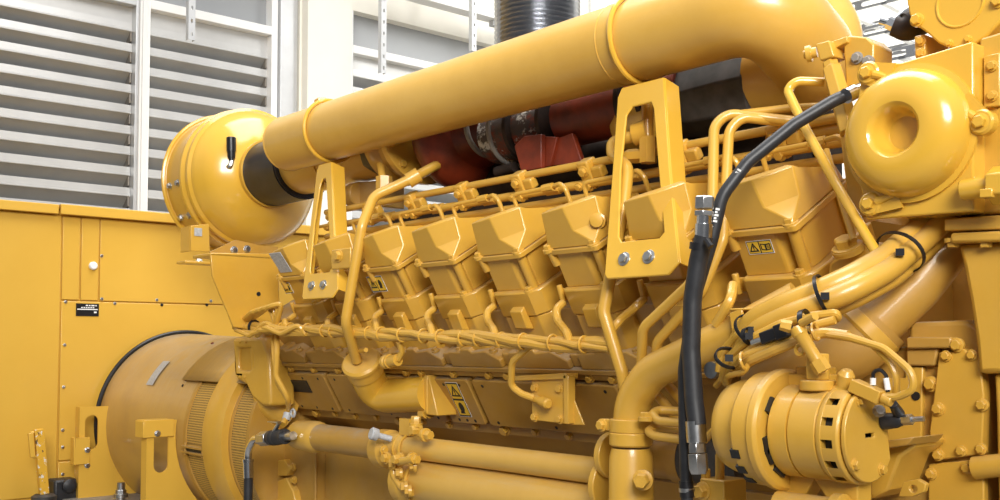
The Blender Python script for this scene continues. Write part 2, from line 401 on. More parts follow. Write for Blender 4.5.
# ================================================================== GENERATOR
GY, GZ = .49, .985
t = thing('generator', 'dusty yellow generator drum with perforated bands and slotted side brackets', 'generator', (-4.9, GY, .3))
o = (0, GY, GZ)
b = MB(); b.lathe([(-5.66, .485), (-5.58, .488), (-5.0, .468), (-4.585, .452)], fX(o), 96, (0, 0)); part(t, 'drum', b, 'drum')
b = MB(); b.torus(fX((-5.60, GY, GZ)), .497, .012, 96, 10); part(t, 'seal_ring', b, 'matte', 'black rubber seal ring')
def perfband(x0, x1, r):
    q = MB(); q.lathe([(x0, r), (x1, r)], fX(o), 96, (0, 0)); ob = part(t, 'perforated_band', q, 'perf')
    me = ob.data; uv = me.uv_layers.new(name='UVMap'); c0 = V(o)-root_loc(t)
    from math import atan2
    for pl in me.polygons:
        an = [atan2(me.vertices[v].co.z-c0.z, me.vertices[v].co.y-c0.y) for v in pl.vertices]
        if max(an)-min(an) > pi: an = [a+2*pi if a < 0 else a for a in an]
        for li, a in zip(pl.loop_indices, an): uv.data[li].uv = (a*r, me.vertices[me.loops[li].vertex_index].co.x)
    return ob
perfband(-4.575, -4.36, .448); perfband(-4.17, -4.0, .43)
b = MB()
for x0, x1, r in ((-4.60, -4.57, .456), (-4.37, -4.345, .456), (-4.18, -4.16, .438), (-4.005, -3.98, .44)): b.lathe([(x0, r-.02), (x0, r), (x1, r), (x1, r-.02)], fX(o), 96, (0, 0))
part(t, 'band_edge', b, 'dusty')
b = MB(); b.lathe([(-4.35, .42), (-4.35, .478), (-4.33, .482), (-4.20, .482), (-4.175, .47), (-4.175, .42)], fX(o), 96, (0, 0)); part(t, 'flange_ring', b, 'yellow')
b = MB(); b.lathe([(-4.0, .44), (-3.975, .46), (-3.95, .46)], fX(o), 64, (0, 1)); part(t, 'bell_housing', b, 'dusty')
for xc, rr in ((-4.47, .452), (-4.30, .434)):
    b = MB()
    for dz in (0, .024):
        b.box((xc-.12, GY-rr-.018, GZ-.07+dz), (xc+.12, GY-rr+.01, GZ-.062+dz))
    for dx in (-.09, .09): b.tube([(xc+dx, GY-rr-.008, GZ-.08), (xc+dx, GY-rr-.008, GZ-.025)], .006, 8)
    part(t, 'clasp', b, 'dusty'); b = MB(); b.box((xc-.10, GY-rr-.004, GZ-.061), (xc+.10, GY-rr+.01, GZ-.047)); part(t, 'clasp_shade', b, 'ink')  # black strip laid between the clasp bars as their shade
# small label strips and fasteners on the drum shell
def onDrum(px, py, X, r): 
    d = at(px, py, X=X); a = V((0, d.y-GY, d.z-GZ)).normalized(); return V((X, GY, GZ))+a*r, a
b = MB(); th0, th1 = radians(134), radians(152)
b.loft([[( -5.13+dx, GY+(.476)*cos(a), GZ+(.476)*sin(a)) for a in [th0+(th1-th0)*k/8 for k in range(9)]] for dx in (0, .085)], None, (0, 0), False); part(t, 'sticker', b, 'grey', 'faded grey sticker')
for X, an in ((-5.1, 118), (-4.9, 112), (-4.72, 108), (-4.66, 118)):
    a = V((0, cos(radians(an)), sin(radians(an)))); bolt(t, V((X, GY, GZ))+a*.462, a, .008, 'rust', 'screw')
b = MB()
for i in range(5):
    an = radians(134+i*4); a = V((0, cos(an), sin(an))); p = V((-4.74, GY, GZ))+a*.457
    b.box((-.006, -.004, 0), (.006, .004, .006), frame(p, a))
part(t, 'rivets', b, 'ink')
# shroud sheet over the drum end
b = MB(); r = .475
b.loft([[(x, GY+rr*cos(radians(a)), GZ+rr*sin(radians(a))) for a in (92, 100, 108, 116, 124, 132, 140, 147)] for rr, x in ((r, -4.75), (r, -3.98))], None, (0, 0), False)
sh = part(t, 'shroud_sheet', b, 'drum'); so = sh.modifiers.new('thick', 'SOLIDIFY'); so.thickness = .006
# slotted brackets standing beside the drum
def arcplate(X, yl, ztop, y_in, zbot, slots):
    # outline in (y, z): left edge, top edge, then the cut-out that follows the drum
    pts = [(yl, zbot), (yl, ztop)]
    R = .47
    a = [radians(k) for k in range(150, 236, 6)]
    arc = [(GY+R*cos(k), GZ+R*sin(k)) for k in a]
    arc = [p for p in arc if zbot < p[1] < ztop]
    y_t = GY-sqrt(max(R*R-(ztop-GZ)**2, 0)); y_b = GY-sqrt(max(R*R-(zbot-GZ)**2, 0))
    return pts+[(y_t, ztop)]+arc+[(y_b, zbot)]
FXM = lambda X: Matrix(((0, 0, 1, X), (1, 0, 0, 0), (0, 1, 0, 0), (0, 0, 0, 1)))
for X, (lx, ty), sl, flap in ((-5.50, (79, 407), ((84.5, 97, 415, 449),), 1), (-4.66, (146, 421), ((153, 167, 432, 472),), 2)):
    yl, zt = yz(lx, ty, X); hs = []
    for a, c, q, w in sl:
        ya, za = yz(a, q, X); yb, zb = yz(c, w, X); hs.append(slot((ya+yb)/2, zb, za, abs(yb-ya)/2))
    br = MB(); br.plate(arcplate(X, yl, zt, 0, .62, hs), hs, .012, FXM(X)); br.box((X-.05, yl, .62), (X, yl+.01, zt))
    ob = part(t, 'slotted_bracket', br, 'sheet')
    q = MB()
    if flap == 1:
        a0, a1 = yz(75, 465, X+.02), yz(90, 437, X+.02); q.box((X+.012, a0[0], a0[1]), (X+.022, a1[0], a1[1])); q.box((X-.03, a0[0]-.008, a0[1]), (X+.022, a0[0], a1[1]))
        bp = [(87.5, 450), (88, 465.5)]
    else:
        a0, a1 = yz(144, 438, X+.02), yz(174, 420, X+.02); q.box((X+.012, a0[0], a0[1]), (X+.022, a1[0], a1[1])); q.box((X-.07, a0[0]-.006, a0[1]), (X+.022, a0[0]+.002, a1[1])); q.box((X-.07, a0[0], a1[1]-.004), (X+.022, a1[0], a1[1]+.004))
        bp = [(157.5, 433.5)]
    part(ob, 'flap_plate', q, 'sheet', bevel=.002)
    for a, c in bp:
        y, z = yz(a, c, X+.022); bolt(ob, (X+.022 if c < 460 else X+.012, y, z), XDIR, .011, 'zinc', label='zinc plated bolt')
# base frame, plate and odds by the cabinet foot
t = thing('base_frame', 'long grey steel skid under generator and engine with a bolted top plate', 'skid', (-3, .49, 0))
b = MB(); b.box((-7.0, -.05, 0), (.2, 1.05, .28)); part(t, 'skid', b, 'greyplate', bevel=.01)
b = MB(); b.box((-5.75, -.18, .28), (-4.55, .35, .59)); part(t, 'riser', b, 'greyplate', bevel=.01)
b = MB(); b.box((-5.62, -.20, .59), (-4.62, .40, .62)); part(t, 'top_plate', b, 'greyplate', bevel=.004)
p = at(117, 492, X=-5.2); b = MB(); b.lathe([(0, .02), (.10, .02)], Matrix.Translation((-5.2, -.02, .62)), 16); part(t, 'stud', b, 'zinc', 'bright threaded stud')
bolt(t, (-5.2, -.02, .66), ZDIR, .026, 'zinc'); bolt(t, (-5.33, .02, .62), ZDIR, .022, 'zinc')
bolt(t, (-4.9, .0, .62), ZDIR, .022, 'zinc')
b = MB(); b.box((-5.9, .1, .28), (-5.5, .9, .5)); part(t, 'cross_member', b, 'greyplate')
# black cable box and lever
y0, z0 = yz(52, 500, -5.55); y1, z1 = yz(77, 478, -5.55)
t = thing('cable_box', 'black cable gland box low on the cabinet beside the slotted bracket', 'box', (-5.59, (y0+y1)/2, z0-.1))
b = MB(); b.box((-5.64, y0, z0-.1), (-5.52, y1, z1)); part(t, 'box_body', b, 'black', bevel=.012)
b = MB(); b.lathe([(0, .035), (.02, .035), (.03, .02), (.03, .0)], fX((-5.52, (y0+y1)/2+.01, (z0+z1)/2+.02)), 24); part(t, 'gland', b, 'black')
b = MB(); b.box((-5.64, y0-.12, .28), (-5.40, y1+.02, z0-.1)); part(t, 'stand', b, 'black', bevel=.01)
pa, pb = at(38.5, 429, X=-5.45), at(44, 494, X=-5.45)
t = thing('jack_handle', 'chipped yellow lever standing upright in front of the plain cabinet door', 'lever', (pb.x, pb.y, pb.z-.06))
b = MB(); d = (pa-pb).normalized(); b.box((-.018, -.022, 0), (.018, .022, (pa-pb).length), frame(pb, d, XDIR)); part(t, 'bar', b, 'chip' if 'chip' in M else 'sheet', bevel=.003)
q0, q1 = at(30.5, 433, X=-5.45), at(32.5, 457, X=-5.45)
b = MB(); d2 = (q0-q1).normalized(); b.box((-.01, -.012, 0), (.01, .012, (q0-q1).length), frame(q1, d2, XDIR)); b.tube([q0, q0+V((0, .05, .01))], .008, 8); b.tube([q1, q1+V((0, .05, .0))], .008, 8); part(t, 'grip', b, 'sheet', bevel=.002)
b = MB(); b.lathe([(-.06, .06), (-.01, .06), (.0, .045)], Matrix.Translation(pb), 20); b.box((pb.x-.05, pb.y-.05, .28), (pb.x+.05, pb.y+.05, pb.z-.05)); part(t, 'socket', b, 'rubber')
# ================================================================== AIR CLEANER
AY, AZ = .30, 2.196
t = thing('air_cleaner', 'round yellow air cleaner canister with small black restriction gauge on its face', 'air cleaner', (-4.5, AY, 1.87))
o = (0, AY, AZ)
b = MB(); b.lathe([(-4.80, .0), (-4.80, .28), (-4.74, .325), (-4.715, .336), (-4.70, .336), (-4.695, .322), (-4.53, .322)], fX(o), 72, (0, 0)); part(t, 'canister', b, 'yellow')
b = MB(); b.torus(fX((-4.705, AY, AZ)), .333, .011, 72, 8); part(t, 'rim_band', b, 'gloss')
b = MB(); b.lathe([(-4.535, .32), (-4.53, .335), (-4.51, .335), (-4.498, .320), (-4.478, .320), (-4.47, .331), (-4.45, .330), (-4.44, .316), (-4.425, .314), (-4.415, .306), (-4.375, .292), (-4.335, .25), (-4.305, .195), (-4.285, .15), (-4.28, .0)], fX(o), 72, (0, 0)); part(t, 'end_cap', b, 'gloss')
b = MB(); b.lathe([(-4.30, .150), (-3.99, .150)], fX(o), 48); b.lathe([(-4.05, .146), (-3.98, .146)], fX(o), 48); part(t, 'rubber_sleeve', b, 'sleeve', 'black rubber sleeve')
b = MB(); b.lathe([(-4.295, .158), (-4.265, .158)], fX(o), 48); part(t, 'hose_clamp', b, 'yellow')
p = at(231, 165, X=-4.30); q = at(223, 167, X=-4.355)
b = MB(); b.tube([q, at(230, 167, X=-4.30), at(232, 160, X=-4.30)], .012, 10, .01); gi = part(t, 'gauge_elbow', b, 'zinc')
b = MB(); pb = at(231.5, 161, X=-4.30); b.lathe([(0, .012), (.012, .012), (.012, .017), (.045, .019), (.045, .0215), (.105, .0215), (.108, .018)], frame(pb, (0, -.03, 1)), 20); part(t, 'restriction_gauge', b, 'matte', 'black restriction gauge')
for px, py in ((173, 186), (183, 183), (183, 216), (193, 213)):
    X = -4.66 if px in (173, 183) and px != 193 else -4.58
    if (px, py) in ((183, 183), (193, 213)): X = -4.57
    d = at(px, py, X=X); a = V((0, d.y-AY, d.z-AZ)).normalized(); bolt(t, V((X, AY, AZ))+a*.323, a, .013, 'zinc')
# saddle bracket under the canister
t2 = thing('canister_bracket', 'folded yellow saddle bracket under the air cleaner canister', 'bracket', (-4.2, -.1, 1.6))
def P3(px, py, X): return at(px, py, X=X)
XP = -3.80
pts = [(209, 253), (211, 276), (217, 291), (226, 312), (232, 327), (258, 331), (278, 325), (278, 254)]
b = MB(); b.prism([(at(a, c, X=XP).y, at(a, c, X=XP).z) for a, c in pts], 0, .012, FXM(XP)); pl = part(t2, 'support_plate', b, 'yellow', bevel=.003)
p = at(258.5, 294, X=XP+.012); b = MB(); b.lathe([(0, .009), (.002, .009)], fX(p), 14); part(pl, 'hole', b, 'ink')
zt = at(209, 253, X=XP).z; ya = at(209, 253, X=XP).y; yb = at(278, 254, X=XP).y
b = MB(); b.box((-3.95, ya, zt-.012), (XP+.012, yb, zt)); part(t2, 'shelf', b, 'yellow', bevel=.003)
Xs = -4.40
b = MB(); f = [at(190, 226, X=Xs), at(208, 224, X=Xs), at(209, 252, X=Xs), at(190, 251, X=Xs)]; b.prism([(p.y, p.z) for p in f], 0, .01, FXM(Xs)); b.box((Xs-.10, f[0].y, f[3].z), (Xs, f[0].y+.01, f[0].z)); fl = part(t2, 'saddle_leg', b, 'yellow', bevel=.002)
g = at(198, 232, X=Xs+.01); b = MB(); b.box((Xs+.01, g.y-.018, g.z-.018), (Xs+.013, g.y+.018, g.z+.018)); part(fl, 'sticker', b, 'grey', 'small pale sticker')
b = MB(); e0, e1 = at(182, 257, X=Xs), at(209, 265, X=Xs); b.box((Xs-.06, e0.y, e1.z), (Xs+.03, e1.y+.1, e1.z+.012)); lg = part(t2, 'ledge', b, 'yellow', bevel=.003)
bolt(lg, V((Xs-.0, e0.y+.08, e1.z+.012)), ZDIR, .014, 'zinc')
b = MB(); f = [at(209, 252, X=-4.0), at(235, 240, X=-4.0), at(262, 246, X=-4.0), at(277, 247, X=-4.0), at(277, 256, X=-4.0), at(209, 256, X=-4.0)]; b.prism([(p.y, p.z) for p in f], 0, .01, FXM(-4.0)); ck = part(t2, 'cradle', b, 'dusty')
for px, py in ((234, 250), (247, 249)): bolt(ck, at(px, py, X=-3.99), XDIR, .012, 'zinc')
def polyY(pts, Y, th, b=None):
    "outline on the plane Y, thickness th towards +Y"
    b = b or MB(); P2 = [at(x, y, Y=Y) for x, y in pts]
    b.loft([[(p.x, Y+th, p.z) for p in P2], [(p.x, Y, p.z) for p in P2]]); return b
# ================================================================== ENGINE BLOCK
XE0, XE1 = -3.98, -1.22
GYZ = Matrix(((0, 0, 1, 0), (1, 0, 0, 0), (0, 1, 0, 0), (0, 0, 0, 1)))       # local (y, z, x)
eb = thing('engine_block', 'long dusty yellow engine block under the row of cylinder heads', 'engine', (-2.4, .49, .28))
pa = B(0, -.20, -.035); pb = B(0, -.655, -.035); pc = B(0, -.20, -.30)
half = [(pa.y, pa.z), (pb.y, pb.z), (.44, 1.02), (.44, .28)]
prof = half + [(.98-y, z) for y, z in half[::-1]] + [(.98-pc.y, pc.z), (.49, 1.55), (pc.y, pc.z)]
b = MB(); b.prism(prof, XE0, XE1, GYZ); part(eb, 'block_casting', b, 'dusty', bevel=.004)
# ledges below the heads
b = MB()
b.box((XE0, -.385, -.04), (-1.62, -.370, .030), MBK(0)); b.box((XE0, -.41, -.04), (-1.62, -.392, .018), MBK(0)); part(eb, 'ledge', b, 'dusty', bevel=.002)
b = MB(); b.box((XE0, -.645, -.04), (-1.62, -.60, .004), MBK(0)); b.box((XE0, -.41, -.04), (-1.62, -.60, .0), MBK(0)); part(eb, 'side_wall', b, 'dusty', bevel=.003)
# a stepped camshaft cover under each head
for k in range(9):
    x = -1.475-.3*k-.02
    b = MB(); Mx = MBK(x)
    b.prism([(-.004, -0.370), (.250, -0.370), (.250, -0.342), (.19, -0.310), (.125, -0.316), (.118, -0.304), (.075, -0.304), (.068, -0.316), (.0, -0.316)], -.04, .026, Mx)
    b.box((.252, -0.370, -.04), (.285, -0.327, .012), Mx)
    ob = part(eb, 'camshaft_cover', b, 'dusty', bevel=.004)
    bolt(ob, Mx @ V((.045, -0.316, .005)), V((0, -S30, C30)), .011, 'dusty'); bolt(ob, Mx @ V((.21, -0.320, .005)), V((0, -S30, C30)), .011, 'dusty')
# crankcase inspection covers
def uv(px, py, w):
    p = atB(px, py, w); return p.x, (p.y+.04+w*C30)*-S30+(p.z-1.667+w*S30)*C30
def cover(x0, x1, label=None):
    b = MB(); Mx = MBK(0)
    b.loft([rr for rr in ([(p[0], p[1], z) for p in rrect(x0+i, -.596+i, x1-i, -.419-i, .012)] for z, i in ((-.01, 0), (.024, 0), (.028, .004)))], Mx)
    ob = part(eb, 'crankcase_cover', b, 'dusty', label)
    for x, v in ((x0+.05, -.44), (x1-.05, -.44), (x0+.05, -.58), (x1-.05, -.58), ((x0+x1)/2, -.44), ((x0+x1)/2, -.58)):
        q = MB(); q.lathe([(.027, .006), (.0286, .006)], Mx @ Matrix.Translation((x, v, 0)), 10); part(ob, 'hole', q, 'ink')
    return ob
cv = cover(-3.90, -3.56); cover(-3.535, -2.86); cw = cover(-2.84, -2.655); cover(-2.635, -1.99)
b = MB(); qa, qb = uv(283, 379, .028), uv(314, 393, .028); b.box((qa[0], (qa[1]+qb[1])/2-.028, .028), (qb[0]-.01, (qa[1]+qb[1])/2+.028, .031), MBK(0)); part(cv, 'name_plate', b, 'ink', 'blank black name plate')
qa = uv(458.5, 399.5, .0285); warn(cw, Matrix(MBK(qa[0], qa[1], .0285)), .064, .135, True, 'hand')
for i in range(14):
    x = -3.80+i*.15
    bolt(eb, B(x+.03*(i % 3), -.402, .018), NB, .012, 'yellow'); bolt(eb, B(x, -.622+.004*(i % 2), .004), NB, .012 if i % 4 else .017, 'yellow')
# bracket with the sensor plug on the wide cover
Ys = .085
t = thing('sensor_bracket', 'bent yellow bracket with cable plug bolted on the widest crankcase cover', 'bracket', at(550, 422, Y=Ys))
b = polyY([(531.5, 380), (565, 378), (566, 424), (532, 420)], Ys, .008); polyY([(512, 376), (566, 373), (566, 379), (512, 381)], Ys-.012, .05, b); polyY([(565, 378), (584, 425), (566, 425)], Ys+.012, .006, b); polyY([(563, 375), (568, 375), (568, 424), (564, 424)], Ys-.012, .03, b)
part(t, 'plate', b, 'yellow', bevel=.002)
for px, py in ((535, 388), (560, 389), (535, 417), (560, 419)): bolt(t, at(px, py, Y=Ys), -YDIR, .011)
b = MB(); pg = at(533, 398, Y=Ys-.012); b.lathe([(0, .012), (.05, .012), (.052, .0155), (.085, .0155), (.09, .011)], frame(pg, at(548, 404, Y=Ys-.03)-pg), 12); part(t, 'plug', b, 'yellow')
cz = [at(534, 398, Y=pg.y-.01), at(522, 394, Y=pg.y-.03), at(511, 386, Y=pg.y-.05), at(512, 362, Y=pg.y-.08), at(528, 347, Y=-.02), at(545, 341, Y=0)]
b = MB(); b.tube(cz, .0105, 10, .06); part(t, 'cable', b, 'yellow')
# side plate of the block below the covers, with an oval blanking cover
b = MB(); x0, x1 = at(256, 470, Y=.2).x, at(316, 470, Y=.2).x
b.box((x0, .2, .45), (x1, .46, 1.06)); b.box((x1+.002, .24, .45), (-2.95, .44, 1.0)); b.box((-2.95, .40, .45), (-1.5, .46, 1.0)); b.box((x1-.004, .19, .45), (x1+.012, .2, 1.0)); b.box((-3.15, .22, .45), (-3.135, .24, 1.0)); part(eb, 'sump_side', b, 'dusty', bevel=.004)
def ovalcover(pts, holes, Y):
    b = MB(); P2 = [at(x, y, Y=Y) for x, y in pts]
    b.loft([[(p.x, Y+.02, p.z) for p in P2], [(p.x, Y-.03, p.z) for p in P2]]); ob = part(eb, 'blanking_cover', b, 'yellow', bevel=.005)
    for h in holes: bolt(ob, at(*h, Y=Y-.03), -YDIR, .012, 'yellow')
ovalcover([(271, 471), (281, 460), (290, 459), (297, 468), (293, 475), (282, 476)], ((276, 470), (293, 467)), .2)
ovalcover([(262, 503), (276, 483), (292, 477), (299, 490), (302, 503)], ((294, 480),), .2)
# flywheel housing nose with its recess
t = thing('flywheel_housing', 'rounded yellow housing with a square recess between generator drum and engine block', 'housing', (-3.78, .2, 1.0))
Yh = .06
def px2(pts, Y): return [(at(a, c, Y=Y).x, at(a, c, Y=Y).z) for a, c in pts]
o_ = px2([(233, 338), (262, 337), (268, 352), (269, 385), (270, 406), (262, 406), (252, 398), (246, 385), (236, 379)], Yh)
h_ = px2([(237, 348), (250, 348), (253, 356), (253, 366), (249, 370), (237, 370)], Yh)
FYM = lambda Y: Matrix(((1, 0, 0, 0), (0, 0, -1, Y), (0, 1, 0, 0), (0, 0, 0, 1)))
b = MB(); b.plate(o_, [h_], .05, FYM(Yh+.05)); b.prism(o_, -.12, -.02, FYM(Yh)); part(t, 'casting', b, 'yellow'); bev(t.children[-1], .03, 4)
b = MB(); q0, q1 = at(268, 342, Y=.14), at(271, 402, Y=.14); b.tube([q0+V((0, .06, .04)), q0, q1, q1+V((.02, .08, -.05))], .075, 28, .08); part(t, 'round_column', b, 'yellow')
for px, py in ((240, 342), (246, 342), (240, 377), (245, 377)): bolt(t, at(px, py, Y=Yh), -YDIR, .006, 'yellow', 'screw')
# ================================================================== CYLINDER HEADS
HX = [-1.475-.3*(8-k) for k in range(1, 9)]
def oct8(u0, u1, w0, w1, v, fl, fr, bk):
    return [(u0+fl[0], v, w1), (u1-fr[0], v, w1), (u1, v, w1-fr[1]), (u1, v, w0+bk), (u1-bk, v, w0), (u0+bk, v, w0), (u0, v, w0+bk), (u0, v, w1-fl[1])]
hl = ['yellow cylinder head with the grey data sticker on its cover',
      'cylinder head half hidden behind the slotted bracket nearer the air cleaner',
      'cylinder head with a warning label of triangle and hand, beside the thin breather tube',
      'fourth cylinder head from the air cleaner, without label',
      'fifth cylinder head from the air cleaner, mid row, without label',
      'sixth cylinder head from the air cleaner, with a round plug on its cover',
      'cylinder head partly covered by the slotted bracket above the pipe elbow',
      'large cylinder head with triangle and book label beside the black hose']
def make_head():
    x = HX[7]; Mx = MBK(x)
    t = thing('cylinder_head', hl[7], 'cylinder head', B(x, -.30, -.12), 'cylinder heads along the engine bank')
    b = MB()
    def pv(ring, vv): return [(p[0], q, p[2]) for p, q in zip(ring, vv)]
    def vs(ring, v, k): return [(u, v+k*(w_+.012), w_) for u, _, w_ in ring]
    b.loft([oct8(.003, .187, -.25, .0, .0, (.004, .004), (.006, .006), .01),
            vs(oct8(.004, .186, -.25, -.001, .012, (.006, .006), (.008, .010), .01), .012, .02),
            oct8(.006, .185, -.246, -.004, .045, (.012, .016), (.060, .055), .02),
            pv(oct8(.009, .181, -.238, -.010, .10, (.016, .022), (.070, .064), .03), (.103, .112, .110, .022, .014, .014, .03, .094)),
            pv(oct8(.026, .166, -.215, -.030, .12, (.02, .02), (.054, .048), .03), (.106, .115, .112, .03, .02, .02, .035, .10))], Mx)
    part(t, 'valve_cover', b, 'yellow', bevel=.006)
    b = MB(); b.prism(rrect(-.004, -.255, .194, .006, .012), -.016, -.001, Mx @ Matrix(((1, 0, 0, 0), (0, 0, 1, 0), (0, 1, 0, 0), (0, 0, 0, 1)))); part(t, 'cover_rim', b, 'yellow', bevel=.002)
    U = Mx @ Matrix(((1, 0, 0, 0), (0, 0, 1, 0), (0, 1, 0, 0), (0, 0, 0, 1)))   # local (u, w, v)
    b = MB(); b.prism([(.016, -.25), (.016, -.006), (.128, -.006), (.142, -.018), (.150, -.03), (.178, -.03), (.184, -.05), (.184, -.25)], -.122, -.015, U); part(t, 'rocker_box', b, 'yellow', bevel=.004)
    for qa, qb in (((.172, -.015, -.014), (.166, -.12, -.020)), ((.012, .004, -.004), (.012, -.05, -.01)), ((.186, -.015, -.20), (.186, -.12, -.2))):
        b = MB(); b.tube([Mx @ V(qa), Mx @ V(qb)], .014, 12); part(t, 'bolt_boss', b, 'yellow')
    VD = V((0, -S30, C30))
    for u, v, w, s in ((.172, .0, -.012, .014), (.008, .0, -.004, .014), (.186, .0, -.20, .013), (.160, -.122, -.004, .012)): bolt(t, Mx @ V((u, v, w)), VD, s)
    b = MB(); b.prism([(.008, -.27), (.008, .004), (.02, .012), (.165, .012), (.196, -.014), (.205, -.06), (.205, -.27)], -.20, -.121, U)
    b.prism([(.014, -.27), (.014, .0), (.024, .008), (.165, .008), (.198, -.02), (.200, -.06), (.200, -.27)], -.33, -.199, U); part(t, 'head_casting', b, 'yellow', bevel=.005)
    b = MB(); b.prism([(-.165, .008), (-.172, .030), (-.228, .034), (-.245, .008)], .075, .128, Mx @ Matrix(((0, 0, 1, 0), (1, 0, 0, 0), (0, 1, 0, 0), (0, 0, 0, 1)))); part(t, 'lug', b, 'yellow', bevel=.004)
    # sensor tab on the side
    b = MB(); b.box((-.032, -.165, -.02), (.008, -.128, -.012), Mx); b.tube([Mx @ V((-.02, -.115, -.012)), Mx @ V((-.02, -.165, -.004))], .009, 8); part(t, 'sensor', b, 'yellow', bevel=.002)
    b = MB(); L_ = lambda u, v, w: Mx @ V((u, v, w))
    b.tube([L_(.02, .03, -.20), L_(.02, .108, -.205), L_(.15, .106, -.222), L_(.19, .108, -.225)], .0065, 10, .022); b.tube([L_(.14, .106, -.221), L_(.18, .106, -.225)], .0125, 8)
    b.tube([L_(.185, .108, -.225), L_(.215, .112, -.222), L_(.236, .095, -.215), L_(.238, .02, -.21)], .0072, 10, .02)
    part(t, 'injector_line', b, 'yellow')
    return t
h8 = make_head(); heads = {8: h8}
for k in range(7, 0, -1): heads[k] = dup(h8, (HX[k-1]-HX[7], 0, 0), hl[k-1])
def off(k): return HX[k-1]
warn(heads[8], Matrix(MBK(*uv(760, 247, -.0055), -.0055)), .068, .034)
warn(heads[3], Matrix(MBK(*uv(377, 284, -.0055), -.0055)), .090, .060, second='hand')
warn(heads[1], Matrix(MBK(*uv(287.5, 288, -.0055), -.0055)), .062, .046, second='hand')
b = MB(); Mx = MBK(off(1)); b.box((.030, .018, -.0035), (.115, .105, -.0012), Mx @ Matrix.Rotation(radians(6), 4, 'X')); part(heads[1], 'data_sticker', b, 'grey', 'grey data sticker')
b = MB(); p = atB(599, 221, -.06); b.lathe([(0, .022), (.02, .022), (.022, .017), (.034, .017), (.036, .008)], frame(p, (.5, -.8, -.1)), 16); part(heads[6], 'plug', b, 'yellow')
# ================================================================== FUEL RAILS
t = thing('fuel_rail', 'triple yellow fuel rail with clamp blocks running behind the valve covers', 'pipe', B(-2.5, .15, -.3))
wr = -.30; v0 = (lambda p: ((p.y+.04+wr*C30)*-S30+(p.z-1.667+wr*S30)*C30))(atB(480, 184, wr))
for dv, dw, r in ((0, 0, .0125), (-.05, .03, .0135), (-.085, .045, .012)):
    b = MB(); b.tube([B(-3.55, v0+dv, wr+dw), B(-1.22, v0+dv, wr+dw)], r, 12); part(t, 'rail_tube', b, 'yellow')
for px in (318, 358, 404, 458, 520, 592, 690, 793):
    x = atB(px, 190, wr+.03).x; b = MB(); Mx = MBK(x)
    b.box((-.022, v0-.07, wr-.01), (.022, v0+.018, wr+.035), Mx); b.box((.02, v0-.04, wr-.0), (.06, v0-.005, wr+.03), Mx); ob = part(t, 'clamp_block', b, 'yellow', bevel=.006)
    bolt(ob, Mx @ V((0, v0-.01, wr+.035)), NB, .013); bolt(ob, Mx @ V((0.0, v0-.055, wr+.035)), NB, .013); bolt(ob, Mx @ V((-.03, v0-.05, wr+.045)), NB, .010)
for px in (380, 432, 488, 556, 640):
    x = atB(px, 195, wr+.03).x; b = MB(); b.lathe([(-.03, .017), (.03, .017)], frame(B(x, v0-.05, wr+.03), XDIR), 6); part(t, 'union_nut', b, 'yellow')
# ================================================================== INTAKE PIPE
IY, IZ, IR = .10, 2.232, .111
xl = at(287, 140, Y=IY).x
t = thing('intake_pipe', 'huge yellow intake pipe running over the whole engine and bending away', 'pipe', (-2.4, IY, IZ-IR))
b = MB(); b.tube([V((xl, IY, IZ)), V((-1.45, IY, IZ)), V((-1.45, .34, 2.115)), V((-1.62, .34, 2.115))], IR, 64, .26, n=20); part(t, 'pipe_body', b, 'pipe')
xs = at(612, 60, Y=IY).x
for x in (xs+.04, xl+.01):
    b = MB(); b.torus(fX((x, IY, IZ)), IR, .0022, 64, 6); part(t, 'weld_seam', b, 'pipe')
def pipe_bracket(xc, label, dx, sh=0., nw=0.):
    zb, yb_, zt_, yt_ = 1.567, -.098, 2.095, .060
    up = V((0, yt_-yb_, zt_-zb)); H = up.length; up.normalize(); n = XDIR.cross(up); Mx = Matrix(((1, sh/H, n.x, xc), (0, up.y, n.y, yb_), (0, up.z, n.z, zb), (0, 0, 0, 1)))
    t = thing('pipe_bracket', label, 'bracket', (xc, yb_, zb), 'slotted brackets carrying the intake pipe')
    b = MB(); out = [(-.118, .012), (-.106, 0), (.09, 0), (.118, .03), (.098, .10), (.047-nw*.5, H*.5), (-.022-nw, H), (-.168+nw, H), (-.178+nw, H*.95), (-.148+nw*.5, H*.5)]
    b.plate(out, [[(-.090, .112), (-.078, .098), (.046, .098), (.058, .112), (.004-nw*.5, H*.55), (-.040-nw*.9, H*.84), (-.052-nw*.8, H*.88), (-.118+nw*.8, H*.88), (-.134+nw*.9, H*.84), (-.122+nw*.5, H*.55)]], .008, Mx)
    part(t, 'bracket_plate', b, 'gloss', bevel=.003)
    # side flange follows the sloping edge
    b = MB(); e = [(.118, .03), (.098, .10), (.047-nw*.5, H*.5), (-.022-nw, H)]
    b.loft([[(p[0]-.006, p[1], .004), (p[0]+.002, p[1], .004), (p[0]+.006, p[1], -.05), (p[0]-.002, p[1], -.05)] for p in e], Mx)
    b.loft([[(p[0]+.006, p[1], .004), (p[0]-.002, p[1], .004), (p[0]-.004, p[1], -.03), (p[0]+.004, p[1], -.03)] for p in [(-.118, .02), (-.148+nw*.5, H*.5), (-.178+nw, H*.95)]], Mx)
    part(t, 'side_flange', b, 'gloss', bevel=.002)
    for x in (-.058, .022): bolt(t, Mx @ V((x, .05, .008)), n, .0135, 'zinc', label='zinc plated hexagon bolt', h=.6)
    b = MB(); b.torus(fX((xc+dx, IY, IZ)), IR+.008, .0075, 72, 8, -1.9*pi/2-.3, pi+.75); part(t, 'u_bolt', b, 'gloss')
    return t
x2 = (at(604, 275, Y=-.10).x+at(680, 272, Y=-.10).x)/2; x1 = (at(299, 298, Y=-.10).x+at(342, 292, Y=-.10).x)/2
pipe_bracket(x2, 'slotted yellow bracket holding the big pipe between the pipe elbow and black hose', -.175, -.03)
